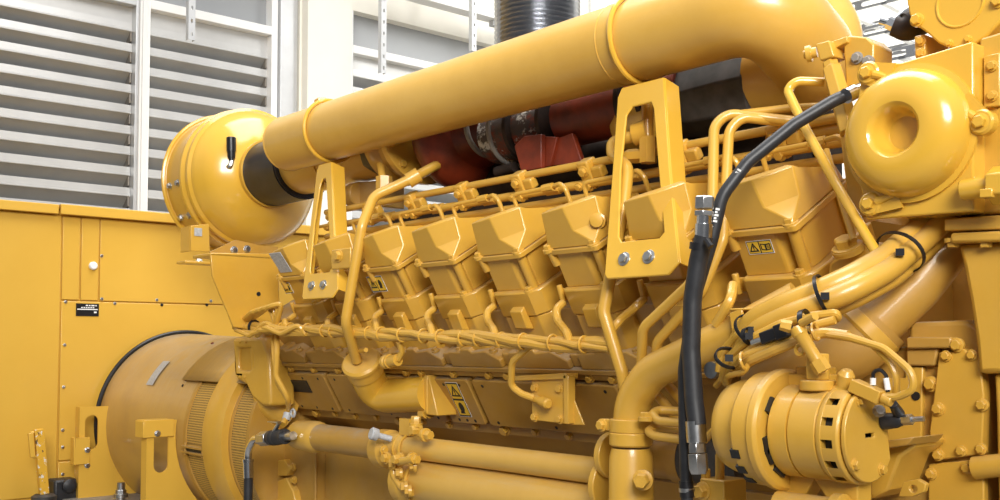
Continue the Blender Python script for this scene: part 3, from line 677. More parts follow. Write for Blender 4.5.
t = pipe_bracket(x1, 'slotted yellow bracket holding the thin end of the big pipe beside the air cleaner', -.26, -.13, .028)
p = at(322, 101, Y=IY); b = MB(); b.lathe([(-.02, .03), (.012, .03), (.02, .02)], Matrix.Translation((p.x, IY, IZ+IR+.01)), 6); part(t, 'clamp_nut', b, 'yellow')
# ================================================================== TURBOCHARGERS AND EXHAUST
t = thing('turbo_inlet_pipe', 'yellow inlet pipe between rubber sleeve and turbocharger under the big intake pipe', 'pipe', (-3.7, AY, AZ-.13))
b = MB(); b.lathe([(-4.0, .128), (-3.36, .128)], fX((0, AY, AZ)), 40); part(t, 'pipe_body', b, 'pipe')
b = MB(); b.lathe([(-3.72, .128), (-3.72, .133), (-3.70, .133), (-3.70, .128)], fX((0, AY, AZ)), 40, (0, 0)); part(t, 'bead', b, 'pipe')
b = MB(); b.lathe([(-3.37, .134), (-3.32, .15), (-3.24, .15), (-3.18, .13)], fX((0, AY, AZ)), 8); part(t, 'rubber_boot', b, 'rubber', 'grey eight sided rubber boot', bevel=.006)
t = thing('turbocharger', 'yellow compressor and rust red turbine wheel casing below the big pipe', 'turbocharger', (-3.130, AY, 1.95))
b = MB(); b.torus(fX((-3.230, AY, AZ)), .105, .075, 48, 16); b.lathe([(-3.330, .12), (-3.290, .12), (-3.250, .16), (-3.110, .17), (-3.100, .12)], fX((0, AY, AZ)), 40); part(t, 'compressor_housing', b, 'dusty')
b = MB(); b.lathe([(-3.130, .186), (-3.115, .19), (-3.095, .19), (-3.090, .18)], fX((0, AY, AZ)), 40); cb = part(t, 'clamp_band', b, 'yellow')
for a in (200, 230, 260, 290): bolt(cb, V((-3.090, AY+.165*cos(radians(a)), AZ+.165*sin(radians(a)))), XDIR, .013)
b = MB(); b.torus(fX((-2.950, AY+.06, AZ-.02)), .10, .105, 48, 18); b.lathe([(-3.080, .12), (-2.950, .19), (-2.830, .12), (-2.680, .085)], fX((0, AY+.06, AZ-.02)), 36); part(t, 'turbine_housing', b, 'rust', 'rust red turbine housing')
b = MB(); b.torus(fX((-2.750, AY+.02, AZ-.03)), .10, .010, 40, 8); part(t, 'v_band', b, 'greyplate')
b = MB(); polyY([(357, 182), (384, 180), (384, 207), (360, 208)], .28, .10, b); b.tube([at(352, 196, Y=.28), at(360, 194, Y=.28)], .05, 20); part(t, 'oil_block', b, 'dusty', bevel=.006)
t = thing('exhaust_manifold', 'rusty red and burnt exhaust manifold in the valley under the big pipe', 'exhaust', (-2.3, .45, 1.75))
b = MB(); b.tube([V((-3.0, .52, 2.0)), V((-1.55, .52, 2.0))], .11, 24); b.box((-3.4, .36, 1.6), (-1.55, .6, 1.92)); part(t, 'manifold_log', b, 'dark')
b = MB(); b.box((-2.7, .74, 1.8), (-1.95, .76, 2.26)); part(t, 'shade_backing', b, 'dark', bevel=.004)  # added dark sheet, closes a bright gap as if in shade
b = MB(); b.tube([V((-2.72, .34, 2.13)), V((-2.48, .33, 2.13)), V((-2.46, .58, 2.28)), V((-2.66, .62, 2.5))], lambda s: .095, 28, .12); part(t, 'elbow', b, 'scab', 'flaking red elbow')
b = MB(); b.tube([V((-2.36, .33, 2.13)), V((-1.86, .33, 2.13))], .088, 28); part(t, 'outlet_pipe', b, 'rust')
for x in (-2.56, -2.40, -2.06, -1.98):
    b = MB(); b.lathe([(x-.012, .098), (x-.008, .108), (x+.008, .108), (x+.012, .098)], fX((0, .33, 2.13)), 32); part(t, 'flange', b, 'dark')
def tri(pts, Y, th=.02):
    b = MB(); P2 = [at(x, y, Y=Y) for x, y in pts]; b.loft([[(p.x, Y+th, p.z) for p in P2], [(p.x, Y, p.z) for p in P2]]); return part(t, 'gusset', b, 'rust', 'rust red gusset plate', bevel=.003)
tri([(514, 146), (524, 136), (541, 134), (541, 168), (521, 172)], .22); tri([(542, 136), (557, 137), (550, 166), (542, 168)], .24); tri([(558, 138), (572, 133), (582, 163), (552, 166)], .25)
b = MB(); b.torus(fX((at(505, 120, Y=.28).x, .32, 2.13)), .115, .008, 40, 8); part(t, 'clamp_ring', b, 'greyplate')
p = at(500, 185, Y=.2); 
b = MB(); b.tube([at(497, 172, Y=.26), at(515, 167, Y=.26)], .018, 12); part(t, 'stud', b, 'dark')
# second, nearer turbo inlet
p = at(704, 99, Y=.34)
t = thing('turbo_boot', 'dark eight sided rubber boot on yellow turbo inlet below the pipe bend', 'boot', (p.x, .34, p.z-.1))
b = MB(); b.lathe([(p.x-.125, .08), (p.x-.09, .102), (p.x+.13, .118), (p.x+.21, .116)], fX((0, .34, p.z)), 8); part(t, 'boot_body', b, 'rubber', bevel=.006)
b = MB(); b.lathe([(p.x-.30, .07), (p.x-.24, .10), (p.x-.14, .105), (p.x-.11, .085)], fX((0, .34, p.z-.03)), 32); part(t, 'compressor_outlet', b, 'yellow')
# bellows
XB, YB = -2.82, .62
t = thing('exhaust_bellows', 'corrugated bright steel exhaust bellows rising behind the big intake pipe', 'bellows', (XB, YB, 2.4))
b = MB(); b.lathe([(2.4+.0030*i, .132+.031*(.5+.5*cos(i*pi/3))) for i in range(0, 560)], Matrix.Translation((XB, YB, 0)), 56); part(t, 'bellows_skin', b, 'steel', ang=80)
b = MB(); b.lathe([(2.38, .17), (2.41, .17)], Matrix.Translation((XB, YB, 0)), 40); part(t, 'collar', b, 'greyplate')
# ================================================================== TUBES AND PIPES IN FRONT OF THE ENGINE
t = thing('breather_tube', 'thin yellow tube with clamp collar crossing down to the capped filler elbow', 'tube', at(353, 352, Y=-.12))
b = MB(); b.tube([at(437, 165, Y=.22), at(413, 178, Y=.10), at(374, 196, Y=-.02), at(362, 226, Y=-.08), at(345.5, 322, Y=-.11), at(357, 361, Y=-.01)], .0175, 16, .06); part(t, 'tube', b, 'yellow')
b = MB(); p, q = at(419, 174.5, Y=.12), at(408, 181, Y=.09); b.tube([p, q], .027, 18); part(t, 'collar', b, 'yellow')
b = MB(); p = at(347, 258, Y=-.10); b.box((p.x-.10, p.y+.0, p.z-.035), (p.x+.02, p.y+.012, p.z+.035)); ob = part(t, 'clip_plate', b, 'yellow', bevel=.004); bolt(ob, p+V((-.05, 0, .01)), -YDIR, .016)
t = thing('thin_riser_tube', 'thin yellow tube rising from the fuel rail to behind the intake pipe', 'tube', at(384, 185, Y=.15))
b = MB(); b.tube([at(374, 150, Y=.2), at(380, 162, Y=.18), at(384, 187, Y=.15)], .014, 12, .03); part(t, 'tube', b, 'yellow'); 
b = MB(); b.lathe([(0, .03), (.05, .03)], frame(at(384, 190, Y=.15), ZDIR), 6); part(t, 'nut', b, 'yellow')
# capped filler elbow
t = thing('filler_elbow', 'fat yellow filler elbow with flat cap bolted to the crankcase covers', 'elbow', at(410, 405, Y=.05))
c0 = at(431, 394, Y=.15); c1 = at(377, 397, Y=.13); c2 = at(362, 364, Y=.02)
b = MB(); b.tube([c0, c1, c2], .062, 36, .10, n=14); part(t, 'elbow_body', b, 'gloss')
d = (c2-c1).normalized(); b = MB(); b.lathe([(-.045, .063), (-.042, .066), (-.0, .066), (.0, .071), (.012, .071), (.02, .063)], frame(c2, d), 36); part(t, 'cap', b, 'yellow')
b = MB(); b.tube([at(352, 353, Y=.01), at(366, 350, Y=-.04)], .008, 10); b.tube([c2+d*.01, c2+d*.06], .008, 10); part(t, 'cap_lever', b, 'yellow')
f0 = at(430, 394, Y=.15)
b = MB(); Mx = FXM(f0.x); b.prism(rrect(f0.y-.03, f0.z-.070, f0.y+.06, f0.z+.066, .012), 0, .022, Mx)
b.prism([(f0.z-.070, .022), (f0.z+.060, .030), (f0.z+.060, .022)] if 0 else [(f0.z-.070, .0), (f0.z-.070, .075), (f0.z+.064, .024), (f0.z+.064, 0)], f0.y-.025, f0.y+.06, Matrix(((0, 1, 0, f0.x), (0, 0, 1, 0), (1, 0, 0, 0), (0, 0, 0, 1)))); fl = part(t, 'mount_flange', b, 'yellow', bevel=.004)
for py in (381, 412): bolt(fl, at(429, py, X=f0.x), -XDIR, .016)
for py in (383, 414): 
    p = at(426, py, X=f0.x-.0); b = MB(); b.lathe([(0, .016), (.03, .016)], frame(p+V((-.03, -.0, 0)), XDIR), 6); part(fl, 'nut', b, 'yellow')
# tube in front of the seventh head
t = thing('vent_tube', 'bent yellow tube passing behind the slotted bracket beside the pipe elbow', 'tube', at(627, 390, Y=-.05))
b = MB(); b.tube([at(637, 135, Y=.10), at(612, 142, Y=.08), at(612, 153, Y=.06), at(628, 168, Y=.02), at(624, 205, Y=-.01), at(603.5, 312, Y=-.05), at(622, 372, Y=-.03), at(626, 392, Y=-.02)], .0165, 16, .05); part(t, 'tube', b, 'yellow')
b = MB(); p = at(641, 133, Y=.11); b.lathe([(-.02, .03), (.02, .034)], frame(p, V((1, .4, .15))), 20); b.tube([at(647, 95, Y=.12), at(648, 150, Y=.12)], .016, 14); b.lathe([(-.035, .024), (.035, .024)], frame(at(648, 150, Y=.11), ZDIR), 6); b.lathe([(-.03, .02), (.03, .02)], frame(at(636, 156, Y=.11), V((1, 0, -.1))), 6); part(t, 'fitting', b, 'yellow')
for k, (lab, pts) in enumerate((('outer of two parallel yellow tubes bending down beside the black hose', [(800, 122, .12), (728, 113.5, .02), (714, 126, -.01), (712, 240, -.08), (690, 284, -.11), (643, 328, -.12), (640, 392, -.06)]),
                                ('inner of two parallel yellow tubes, closer to the large labelled head', [(800, 124, .14), (742, 117, .03), (729, 130, .01), (723, 240, -.06), (702, 292, -.09), (657, 342, -.10), (655, 392, -.05)]))):
    T_(pts, .05, .0125, 'coolant_tube', lab, 'tube', group='parallel coolant tubes')
# loops and tubes under the elbow
T_([(690, 424, -.12), (658, 421, -.13), (652, 414, -.13), (658, 410, -.1), (690, 412, -.06)], .03, .0105, 'return_tube', 'small looped yellow tube just below the pipe elbow clamp, upper one', 'tube')
T_([(690, 441, -.12), (655, 436, -.13), (647, 431, -.13), (656, 427, -.1), (690, 430, -.06)], .03, .0105, 'return_tube', 'small looped yellow tube beside the pipe elbow, lower one', 'tube')
T_([(650, 386, -.02), (668, 408, -.02), (682, 425, -.02)], 0, .012, 'return_tube', 'slanting yellow tube under the pipe elbow', 'tube')
T_([(664, 380, -.02), (684, 404, -.02), (690, 418, -.02)], 0, .012, 'return_tube', 'slanting yellow tube under the pipe elbow, closest to black hose', 'tube')
T_([(705, 440, -.14), (716, 428, -.16), (720, 445, -.16), (719, 482, -.16)], .03, .0085, 'return_tube', 'slim yellow pipe standing between steel hose fitting and alternator pulley', 'tube')
# elbow with clamps
t = thing('coolant_elbow', 'large yellow pipe elbow with clamp band rising past the black hose', 'pipe', at(632, 500, Y=-.10)-V((0, 0, .3)))
b = MB(); zz = at(632, 500, Y=-.10)-V((0, 0, .3))
b.tube([at(631, 440, Y=-.10), at(631, 402, Y=-.10), at(652, 372, Y=-.10), at(748, 328, Y=-.10), at(800, 300, Y=-.06)], .043, 32, .13, n=14); part(t, 'elbow_body', b, 'yellow')
q = at(631, 448, Y=-.10); Zc = Matrix.Translation((q.x, q.y, 0))
b = MB(); b.lathe([(zz.z, .060), (q.z-.02, .053), (q.z, .047)], Zc, 32); part(t, 'lower_pipe', b, 'yellow')
za, zb = at(631, 446, Y=-.10).z, at(631, 433, Y=-.10).z
b = MB(); b.lathe([(za, .048), (za+.004, .053), (zb, .053), (zb+.004, .048)], Zc, 32); part(t, 'hose_band', b, 'yellow', bevel=.001)
za, zb = at(631, 432, Y=-.10).z, at(631, 419, Y=-.10).z
b = MB(); b.lathe([(za, .046), (za, .052), (zb, .052), (zb, .046)], Zc, 32); p = at(605, 425, Y=-.12); b.box((p.x-.01, p.y-.01, za+.002), (q.x-.03, p.y+.01, zb-.002)); b.lathe([(-.011, .016), (.011, .016)], frame(p, -YDIR), 20); cl = part(t, 'clamp', b, 'yellow', bevel=.002)
bolt(cl, p+V((0, -.011, 0)), -YDIR, .012); bolt(cl, at(646, 418, Y=-.14), ZDIR, .014)
bolt(t, at(643, 480, Y=-.15), V((.5, -.86, 0)), .018, h=1.6)
b = MB(); p = at(612, 455, Y=-.02); b.lathe([(-.01, .06), (.01, .06)], fX(p), 30); p2 = at(610, 485, Y=-.0); b.lathe([(-.01, .075), (.01, .075)], fX(p2), 30); part(t, 'side_flange', b, 'yellow', bevel=.003)
# lower pipes
def xpipe(pxa, pxb, py, Y, r, name, label):
    a = at(pxa, py, Y=Y); bb = at(pxb, py, Y=Y)
    return a.x, bb.x
Z1 = 1.062; PY = .03
def Xp(px, Y=PY): return at(px, 440, Y=Y).x
t = thing('water_pipe', 'straight dusty yellow pipe with flared collar below the crankcase covers', 'pipe', (Xp(350), PY, Z1-.06))
b = MB(); b.lathe([(Xp(318), .05), (Xp(384), .05)], fX((0, PY, Z1)), 32); part(t, 'pipe_body', b, 'dusty')
b = MB(); b.lathe([(Xp(297), .03), (Xp(299), .055), (Xp(316), .060), (Xp(319), .057), (Xp(321), .05)], fX((0, PY, Z1)), 32); part(t, 'collar', b, 'yellow')
b = MB(); b.lathe([(Xp(380), .05), (Xp(383), .066), (Xp(391), .066), (Xp(395), .045)], fX((0, PY, Z1-.01)), 32); cf = part(t, 'flange', b, 'yellow')
p = at(377, 435, Y=-.06); b = MB(); b.lathe([(0, .02), (.02, .021), (.024, .017)], frame(p, V((-.2, -.9, .3))), 20); b.lathe([(-.05, .01), (0, .01)], frame(p, V((-.5, -.9, .3))), 12); part(t, 'plug', b, 'grey', 'grey sealed plug')
bolt(cf, at(386, 458, Y=-.04), -YDIR, .015); bolt(cf, at(384, 450, Y=-.04), XDIR, .012)
t = thing('long_pipe', 'long slim dusty pipe with bolted clamp running to the pipe elbow', 'pipe', (Xp(500), PY, Z1-.05))
b = MB(); b.lathe([(Xp(392), .042), (Xp(404), .046), (Xp(408), .038), (Xp(500), .036), (Xp(612), .036)], fX((0, PY, Z1+.005)), 32); part(t, 'pipe_body', b, 'pipe')
b = MB()
for px in (404, 410): b.torus(fX((Xp(px), PY, Z1)), .046, .005, 32, 8)
b.box((Xp(404), PY-.02, Z1+.045), (Xp(414), PY+.0, Z1+.10)); b.tube([at(402, 461, Y=-.05), at(414, 459, Y=-.05)], .013, 12); cl = part(t, 'clamp', b, 'yellow')
for px, py, d in ((416, 424, ZDIR), (426, 435, XDIR), (417, 430, -YDIR), (399, 459, -YDIR), (413, 459, XDIR)): bolt(cl, at(px, py, Y=-.04), d, .016, h=1.4)
t = thing('fat_pipe', 'fat dusty yellow pipe with flange, lowest along the engine side', 'pipe', (Xp(500), PY, .88))
Z2 = .955; Y2p = .06
b = MB(); b.lathe([(Xp(408), .07), (Xp(414), .078), (Xp(614), .078)], fX((0, Y2p, Z2)), 40); part(t, 'pipe_body', b, 'pipe')
b = MB(); b.lathe([(Xp(402), .06), (Xp(402), .088), (Xp(408), .09), (Xp(410), .09), (Xp(415), .078)], fX((0, Y2p, Z2)), 40); b.torus(fX((Xp(418), Y2p, Z2)), .082, .006, 40, 8); fl = part(t, 'flange', b, 'yellow')
for px, py in ((393, 464), (400, 473), (409, 491), (414, 466), (405, 487)): bolt(fl, at(px, py, Y=-.03), V((-.5, -.8, 0)), .015)
b = MB(); b.tube([at(392, 462, Y=-.02), at(394, 476, Y=-.02), at(402, 488, Y=-.02), at(412, 493, Y=-.02)], .012, 12, .03); part(fl, 'lug', b, 'yellow')
# steel elbow hose
t = thing('drain_hose', 'black hose with bright steel elbow fitting below the generator end', 'hose', at(248, 500, Y=-.05)-V((0, 0, .25)))
e0 = at(248, 500, Y=-.05)-V((0, 0, .3))
b = MB(); b.tube([at(248.5, 470, Y=-.05), e0], .018, 18); part(t, 'hose', b, 'black')
b = MB(); b.tube([at(275, 437, Y=-.05), at(254, 439, Y=-.05), at(248, 450, Y=-.05), at(248, 466, Y=-.05)], .0155, 18, .06); part(t, 'steel_elbow', b, 'chrome', 'bright steel elbow')
b = MB(); b.tube([at(248, 460, Y=-.05), at(248.5, 478, Y=-.05)], .0215, 18); b.lathe([(-.012, .024), (0, .024)], frame(at(248, 459, Y=-.05), ZDIR), 18); part(t, 'ferrule', b, 'chrome')
b = MB(); pn = at(265, 438.5, Y=-.05); dn = (at(285, 436.5, Y=-.05)-pn).normalized(); b.lathe([(-.035, .029), (.03, .029)], frame(pn, dn), 6); b.lathe([(.022, .020), (.05, .020)], frame(pn, dn), 18); part(t, 'swivel_nut', b, 'zinc', bevel=.002)
b = MB(); b.lathe([(.045, .029), (.07, .029), (.072, .031), (.075, .029), (.1, .029), (.102, .031), (.105, .029), (.160, .029)], frame(pn, dn), 24); part(t, 'rubber_cuff', b, 'black', 'black ribbed rubber cuff')
b = MB(); b.lathe([(.160, .016), (.22, .016)], frame(pn, dn), 18); b.tube([at(274, 431, Y=-.06), at(279, 423, Y=-.06)], .008, 8); part(t, 'stem', b, 'zinc')
b = MB(); p = at(277, 423, Y=-.06); b.box((p.x-.06, p.y-.01, p.z), (p.x+.01, p.y+.03, p.z+.004)); part(t, 'cock_lever', b, 'zinc', bevel=.001)
# black hoses
t = thing('hydraulic_hose', 'thick black hydraulic hose hanging between chrome fittings before the engine', 'hose', at(700, 470, Y=-.28))
HYp = -.28
b = MB(); b.tube([at(704, 236, Y=HYp), at(698, 262, Y=HYp), at(692.5, 300, Y=HYp), at(691, 350, Y=HYp), at(694, 400, Y=HYp), at(697, 425, Y=HYp)], .0195, 24, .12); part(t, 'hose', b, 'black')
def along(p, q): return frame(p, (q-p).normalized()), (q-p).length
Mx, L = along(at(703, 240, Y=HYp), at(705, 196, Y=HYp))
b = MB(); b.lathe([(0, .0185), (L*.36, .0185), (L*.37, .016), (L*.60, .016)], Mx, 24); part(t, 'ferrule', b, 'chrome')
b = MB(); b.lathe([(L*.55, .021), (L*.66, .021)], Mx, 6); b.lathe([(L*.70, .019), (L*.72, .021), (L*.97, .021), (L, .018)], Mx, 6); part(t, 'nut', b, 'zinc', bevel=.001)
Mx, L = along(at(695.5, 421, Y=HYp), at(699, 474, Y=HYp))
b = MB(); b.lathe([(0, .021), (L*.40, .021), (L*.42, .016), (L*.5, .016)], Mx, 24); part(t, 'ferrule', b, 'zinc')
b = MB(); b.lathe([(L*.42, .018), (L*.60, .019)], Mx, 6); b.lathe([(L*.62, .021), (L*.9, .021), (L, .017)], Mx, 6); part(t, 'nut', b, 'zinc', bevel=.001)
b = MB(); Mx, L = along(at(700.5, 243, Y=HYp), at(699.5, 250, Y=HYp)); b.lathe([(0, .022), (L, .022)], Mx, 20); b.tube([at(706, 240, Y=HYp-.02), at(711, 247, Y=HYp-.02)], .007, 8); part(t, 'cable_tie', b, 'matte')
t = thing('slim_hose', 'slim black hose with white print sweeping down behind the thick hose', 'hose', at(686, 488, Y=-.25))
hp = [(868, 86, .0), (835, 100, -.06), (795, 124, -.12), (748, 162, -.19), (722, 196, -.23), (712, 240, -.24), (694, 300, -.23), (684, 370, -.24), (685, 440, -.25), (687, 500, -.25)]
b = MB(); b.tube([at(*q) if 0 else at(q[0], q[1], Y=q[2]) for q in hp], .0135, 18, .09); part(t, 'hose', b, 'black')
b = MB(); b.tube([at(854, 92, Y=-.035), at(846, 96, Y=-.055)], .0165, 18); b.tube([at(868, 86, Y=.0), at(852, 93, Y=-.04)], .0125, 18); part(t, 'end_ferrule', b, 'chrome')
b = MB(); pm = at(686.3, 488, Y=-.25); pm2 = at(686.4, 492, Y=-.25); Mx, L = along(pm, pm2); b.lathe([(0, .016), (L, .016)], Mx, 20); b.box((-.006, -.02, 0), (.006, -.012, L), Mx); part(t, 'hose_clip', b, 'zinc')
b = MB(); Mx, L = along(at(686, 481, Y=-.25), at(687, 497, Y=-.25)); b.lathe([(0, .0155), (L, .0155)], Mx, 20); part(t, 'sleeve', b, 'matte')
# white print along the slim hose
curve = fillet([at(q[0], q[1], Y=q[2]) for q in hp], .09)
b = MB()
def print_at(px0, py0, px1, py1, Y, n):
    for i in range(n):
        f = (i+.5)/n
        if random.random() < .2: continue
        p = at(px0+(px1-px0)*f, py0+(py1-py0)*f, Y=Y); d = (at(px1, py1, Y=Y)-at(px0, py0, Y=Y)).normalized()
        vw = (CAMD-p).normalized(); p = p+vw*.0137; s_ = vw.cross(d).normalized(); Mq = Matrix(((d.x, s_.x, vw.x, p.x), (d.y, s_.y, vw.y, p.y), (d.z, s_.z, vw.z, p.z), (0, 0, 0, 1)))
        b.box((-.0028, -.0045, -.001), (.0015, random.choice((.004, .001, .0045)), .0006), Mq)
CAMD = V((0, -2, 1.4))
print_at(740, 169, 727, 189, -.205, 7); print_at(718, 208, 713, 232, -.237, 8)
part(t, 'white_print', b, 'white', 'white print along the hose')
# steel drum of the tensioner, tall valve at the foot
t = thing('valve_block', 'small yellow valve block with two bolts below the chrome hose fitting', 'valve', at(712, 498, Y=-.18))
b = MB(); p, q = at(700, 500, Y=-.18), at(724, 481, Y=-.18); b.box((p.x, -.18, p.z-.08), (q.x, -.10, q.z)); part(t, 'valve_body', b, 'yellow', bevel=.003)
bolt(t, at(703, 491, Y=-.18), -YDIR, .015, h=1.2); b = MB(); p = at(706, 478, Y=-.16); b.lathe([(-.06, .011), (.02, .011)], Matrix.Translation(p), 6); b.lathe([(-.06, .010), (.05, .010)], Matrix.Translation(at(720, 478, Y=-.15)), 14); part(t, 'stem', b, 'yellow')
# ================================================================== WIRING
def wob(p, q, n, amp, seed, loops=3.0, ph=0.):
    rnd = random.Random(seed); out = []
    for i in range(n+1):
        f = i/n; p_ = p.lerp(q, f); a = f*loops*2*pi+ph
        out.append(p_+V((0, cos(a)*amp+rnd.uniform(-.2, .2)*amp, sin(a)*amp*1.0+rnd.uniform(-.3, .3)*amp)))
    return out
t = thing('wiring_harness', 'yellow painted wiring harness tied along the foot of all cylinder heads', 'harness', B(-2.4, -.34, .08))
ha, hb = at(236, 326, Y=-.06), at(612, 346, Y=-.03)
for k in range(5):
    b = MB(); b.tube(wob(ha, hb, 34, .011, k, 1.6+.5*k, k*1.26), .009+.0025*(k % 3), 10, 0); part(t, 'cable', b, 'yellow')
rt_ = random.Random(9)
for i in range(20):
    f = .03+.048*i+rt_.uniform(-.012, .012); p = ha.lerp(hb, f); b = MB(); b.torus(fX(p), .022, .0032, 20, 6); part(t, 'cable_tie', b, 'yellow')
b = MB(); p = ha.lerp(hb, .075); b.torus(fX(p), .024, .006, 20, 6); part(t, 'cable_tie', b, 'matte', 'black cable tie')
for k in range(1, 9):
    x = HX[k-1]; s = B(x-.018, -.165, .0); f = min(1., (x+.085-ha.x)/(hb.x-ha.x)) if k < 8 else 1.; e = ha.lerp(hb, max(0, f))
    if k == 8: s = at(733, 285, Y=-.10); e = at(716, 325, Y=-.13); m = [at(731, 300, Y=-.14)]
    else: m = [s+V((-.0, -.03, -.02)), s.lerp(e, .45)+V((-.035, 0, .0)), e+V((-.012, -.0, .03))]
    b = MB(); b.tube([s]+m+[e], .0115, 10, .05); part(t, 'branch_cable', b, 'yellow')
# cable end bundle at the generator side
for k in range(4):
    b = MB(); b.tube([at(236+k*7, 330+k*2, Y=-.09), at(250+k*5, 336-k*3, Y=-.11), at(266+k*5, 322+k*4, Y=-.10), at(284+k*5, 334-k*3, Y=-.08), at(305, 334, Y=-.06)], .0095, 8, .05); part(t, 'loose_cable', b, 'yellow')
    b = MB(); b.tube([at(240+k*4, 322-k, Y=-.06), at(252+k*6, 312-k*2, Y=-.1), at(270+k*4, 306-k*2+k, Y=-.07), at(276, 326, Y=-.06)], .010, 8, .04); part(t, 'loose_cable', b, 'yellow')
b = MB(); b.tube([at(277, 330, Y=-.05), at(277, 352, Y=-.08), at(276, 376, Y=-.08), at(288, 398, Y=-.05), at(289, 412, Y=.0), at(283, 424, Y=-.04)], .0105, 10, .04); b.tube([at(273, 330, Y=-.04), at(274, 360, Y=-.06), at(278, 385, Y=-.05), at(291, 405, Y=-.02)], .009, 10, .04); part(t, 'branch_cable', b, 'yellow')
b = MB(); p = at(288, 413, Y=-.01); b.tube([p, at(286, 420, Y=-.02)], .016, 12); b.torus(frame(at(293, 413, Y=-.01), -YDIR), .014, .005, 16, 6); part(t, 'connector', b, 'grey')
b = MB(); p, q = at(385, 362, Y=-.02), at(398, 360, Y=-.02); b.tube([p, q], .020, 14); b.lathe([(.0, .024), (.012, .024), (.018, .018), (.024, .024), (.03, .024)], frame(p, q-p), 14); part(t, 'plug', b, 'yellow')
b = MB(); b.tube([q, at(402, 352, Y=-.02), at(399, 342, Y=-.04)], .010, 8, .02); part(t, 'branch_cable', b, 'yellow')
# ================================================================== CABLE BUNDLE AND BIG PIPE
t = thing('conduit_bundle', 'shiny yellow conduits strapped with black ties sweeping below the round housing', 'conduit', at(840, 290, Y=-.2))
for k, (dx, dy, dY, r) in enumerate(((-2, -3, 0, .024), (4, 8, -.015, .022), (9, 16, .02, .018))):
    b = MB(); b.tube([at(a+dx*f, c+dy*f, Y=Yq+dY) for a, c, Yq, f in ((962, 190, .06, 1), (925, 228, .0, 1), (885, 262, -.10, 1), (842, 286, -.19, 1), (790, 306, -.22, .9), (752, 324, -.22, .8), (738, 350, -.2, .6))], r, 20, .16); part(t, 'conduit', b, 'yellow')
def tie(par, px, py, Y, R, d, w=.007, tail=True):
    b = MB(); Mq = frame(at(px, py, Y=Y), d); b.loft([[((R+rr)*cos(a), (R*1.25+rr)*sin(a), z) for rr, z in ((0, -w/2), (.003, -w/2), (.003, w/2), (0, w/2))] for a in [2*pi*k/28 for k in range(29)]], Mq, (0, 0)); 
    hd = Mq @ V((0, 0, 0)); vw = (CAMD-at(px, py, Y=Y)).normalized(); hp_ = at(px, py, Y=Y)+vw*(R+.006); b.box((-.007, -.008, -.005), (.007, .008, .006), frame(hp_, vw)); return part(par, 'cable_tie', b, 'matte', 'black cable tie')
tie(t, 900, 252, -.07, .044, at(885, 262, Y=-.10)-at(925, 228, Y=.0)); tie(t, 825, 296, -.20, .042, at(790, 306, Y=-.22)-at(842, 286, Y=-.19)); tie(t, 752, 330, -.22, .034, at(738, 350, Y=-.2)-at(790, 306, Y=-.22))
t = thing('radiator_pipe', 'fat dusty yellow pipe rising towards the round housing below the conduits', 'pipe', at(830, 360, Y=-.05))
b = MB(); b.tube([at(965, 222, Y=.10), at(915, 287, Y=.03), at(868, 332, Y=-.03)], .052, 36, .1); part(t, 'pipe_body', b, 'dusty')
b = MB(); b.tube([at(880, 321, Y=-.015), at(850, 350, Y=-.045), at(800, 372, Y=-.06), at(760, 384, Y=-.06)], .066, 36, .12); part(t, 'elbow_casting', b, 'dusty')
Mx, L = along(at(876, 325, Y=-.02), at(866, 334, Y=-.03)); b = MB(); b.lathe([(0, .060), (.003, .068), (L, .070), (L+.006, .066)], Mx, 36); part(t, 'bead', b, 'yellow')
# ================================================================== CABLE TANGLE ABOVE THE ALTERNATOR
t = thing('cable_loom', 'tangle of yellow cables with black connector and ties above the alternator', 'cables', at(770, 350, Y=-.24))
for k, (pts, r) in enumerate((
    ([(722, 380, -.22), (728, 358, -.24), (748, 340, -.26), (780, 324, -.26), (812, 316, -.25), (836, 313, -.24), (838, 318, -.23), (826, 321, -.22)], .0085),
    ([(726, 384, -.22), (734, 362, -.25), (756, 346, -.27), (786, 333, -.27), (812, 326, -.26), (835, 320, -.25)], .0085),
    ([(730, 372, -.24), (745, 356, -.28), (765, 348, -.28), (790, 338, -.28), (812, 330, -.27)], .0085),
    ([(736, 372, -.24), (752, 360, -.28), (775, 350, -.29), (800, 340, -.28), (822, 332, -.26), (848, 336, -.26)], .0105),
    ([(719, 372, -.22), (722, 352, -.22), (738, 334, -.23), (758, 322, -.23)], .009),
    ([(716, 386, -.2), (731, 368, -.22), (742, 352, -.24), (760, 338, -.25)], .007),
    ([(728, 384, -.24), (727, 376, -.26), (745, 372, -.28), (750, 360, -.28)], .006),
    ([(822, 331, -.26), (848, 336, -.27), (872, 344, -.27), (890, 362, -.27), (897, 378, -.27), (896, 393, -.26)], .0065),
    ([(822, 334, -.26), (850, 338, -.28), (884, 348, -.28), (912, 372, -.28), (914, 390, -.28), (895, 398, -.28), (880, 396, -.28)], .0070))):
    b = MB(); b.tube([at(a, c, Y=q) for a, c, q in pts], r, 10, .05); part(t, 'cable', b, 'yellow')
Mx, L = along(at(763, 339, Y=-.285), at(790, 329, Y=-.285)); b = MB(); b.box((-.012, -.012, 0), (.012, .012, L*.62), Mx); b.box((-.015, -.014, L*.55), (.015, .014, L), Mx); part(t, 'connector', b, 'matte', 'black two part connector', bevel=.003)
b = MB(); b.tube([at(752, 343, Y=-.285), at(763, 339, Y=-.285)], .006, 8); part(t, 'wire_end', b, 'zinc', 'bare silver wire ends')
tie(t, 806, 322, -.275, .022, at(835, 320, Y=-.25)-at(786, 333, Y=-.27), .010); tie(t, 729, 358, -.26, .024, at(752, 345, Y=-.27)-at(726, 380, Y=-.24), .008); tie(t, 749, 336, -.255, .015, V((1, 0, .3)), .010)
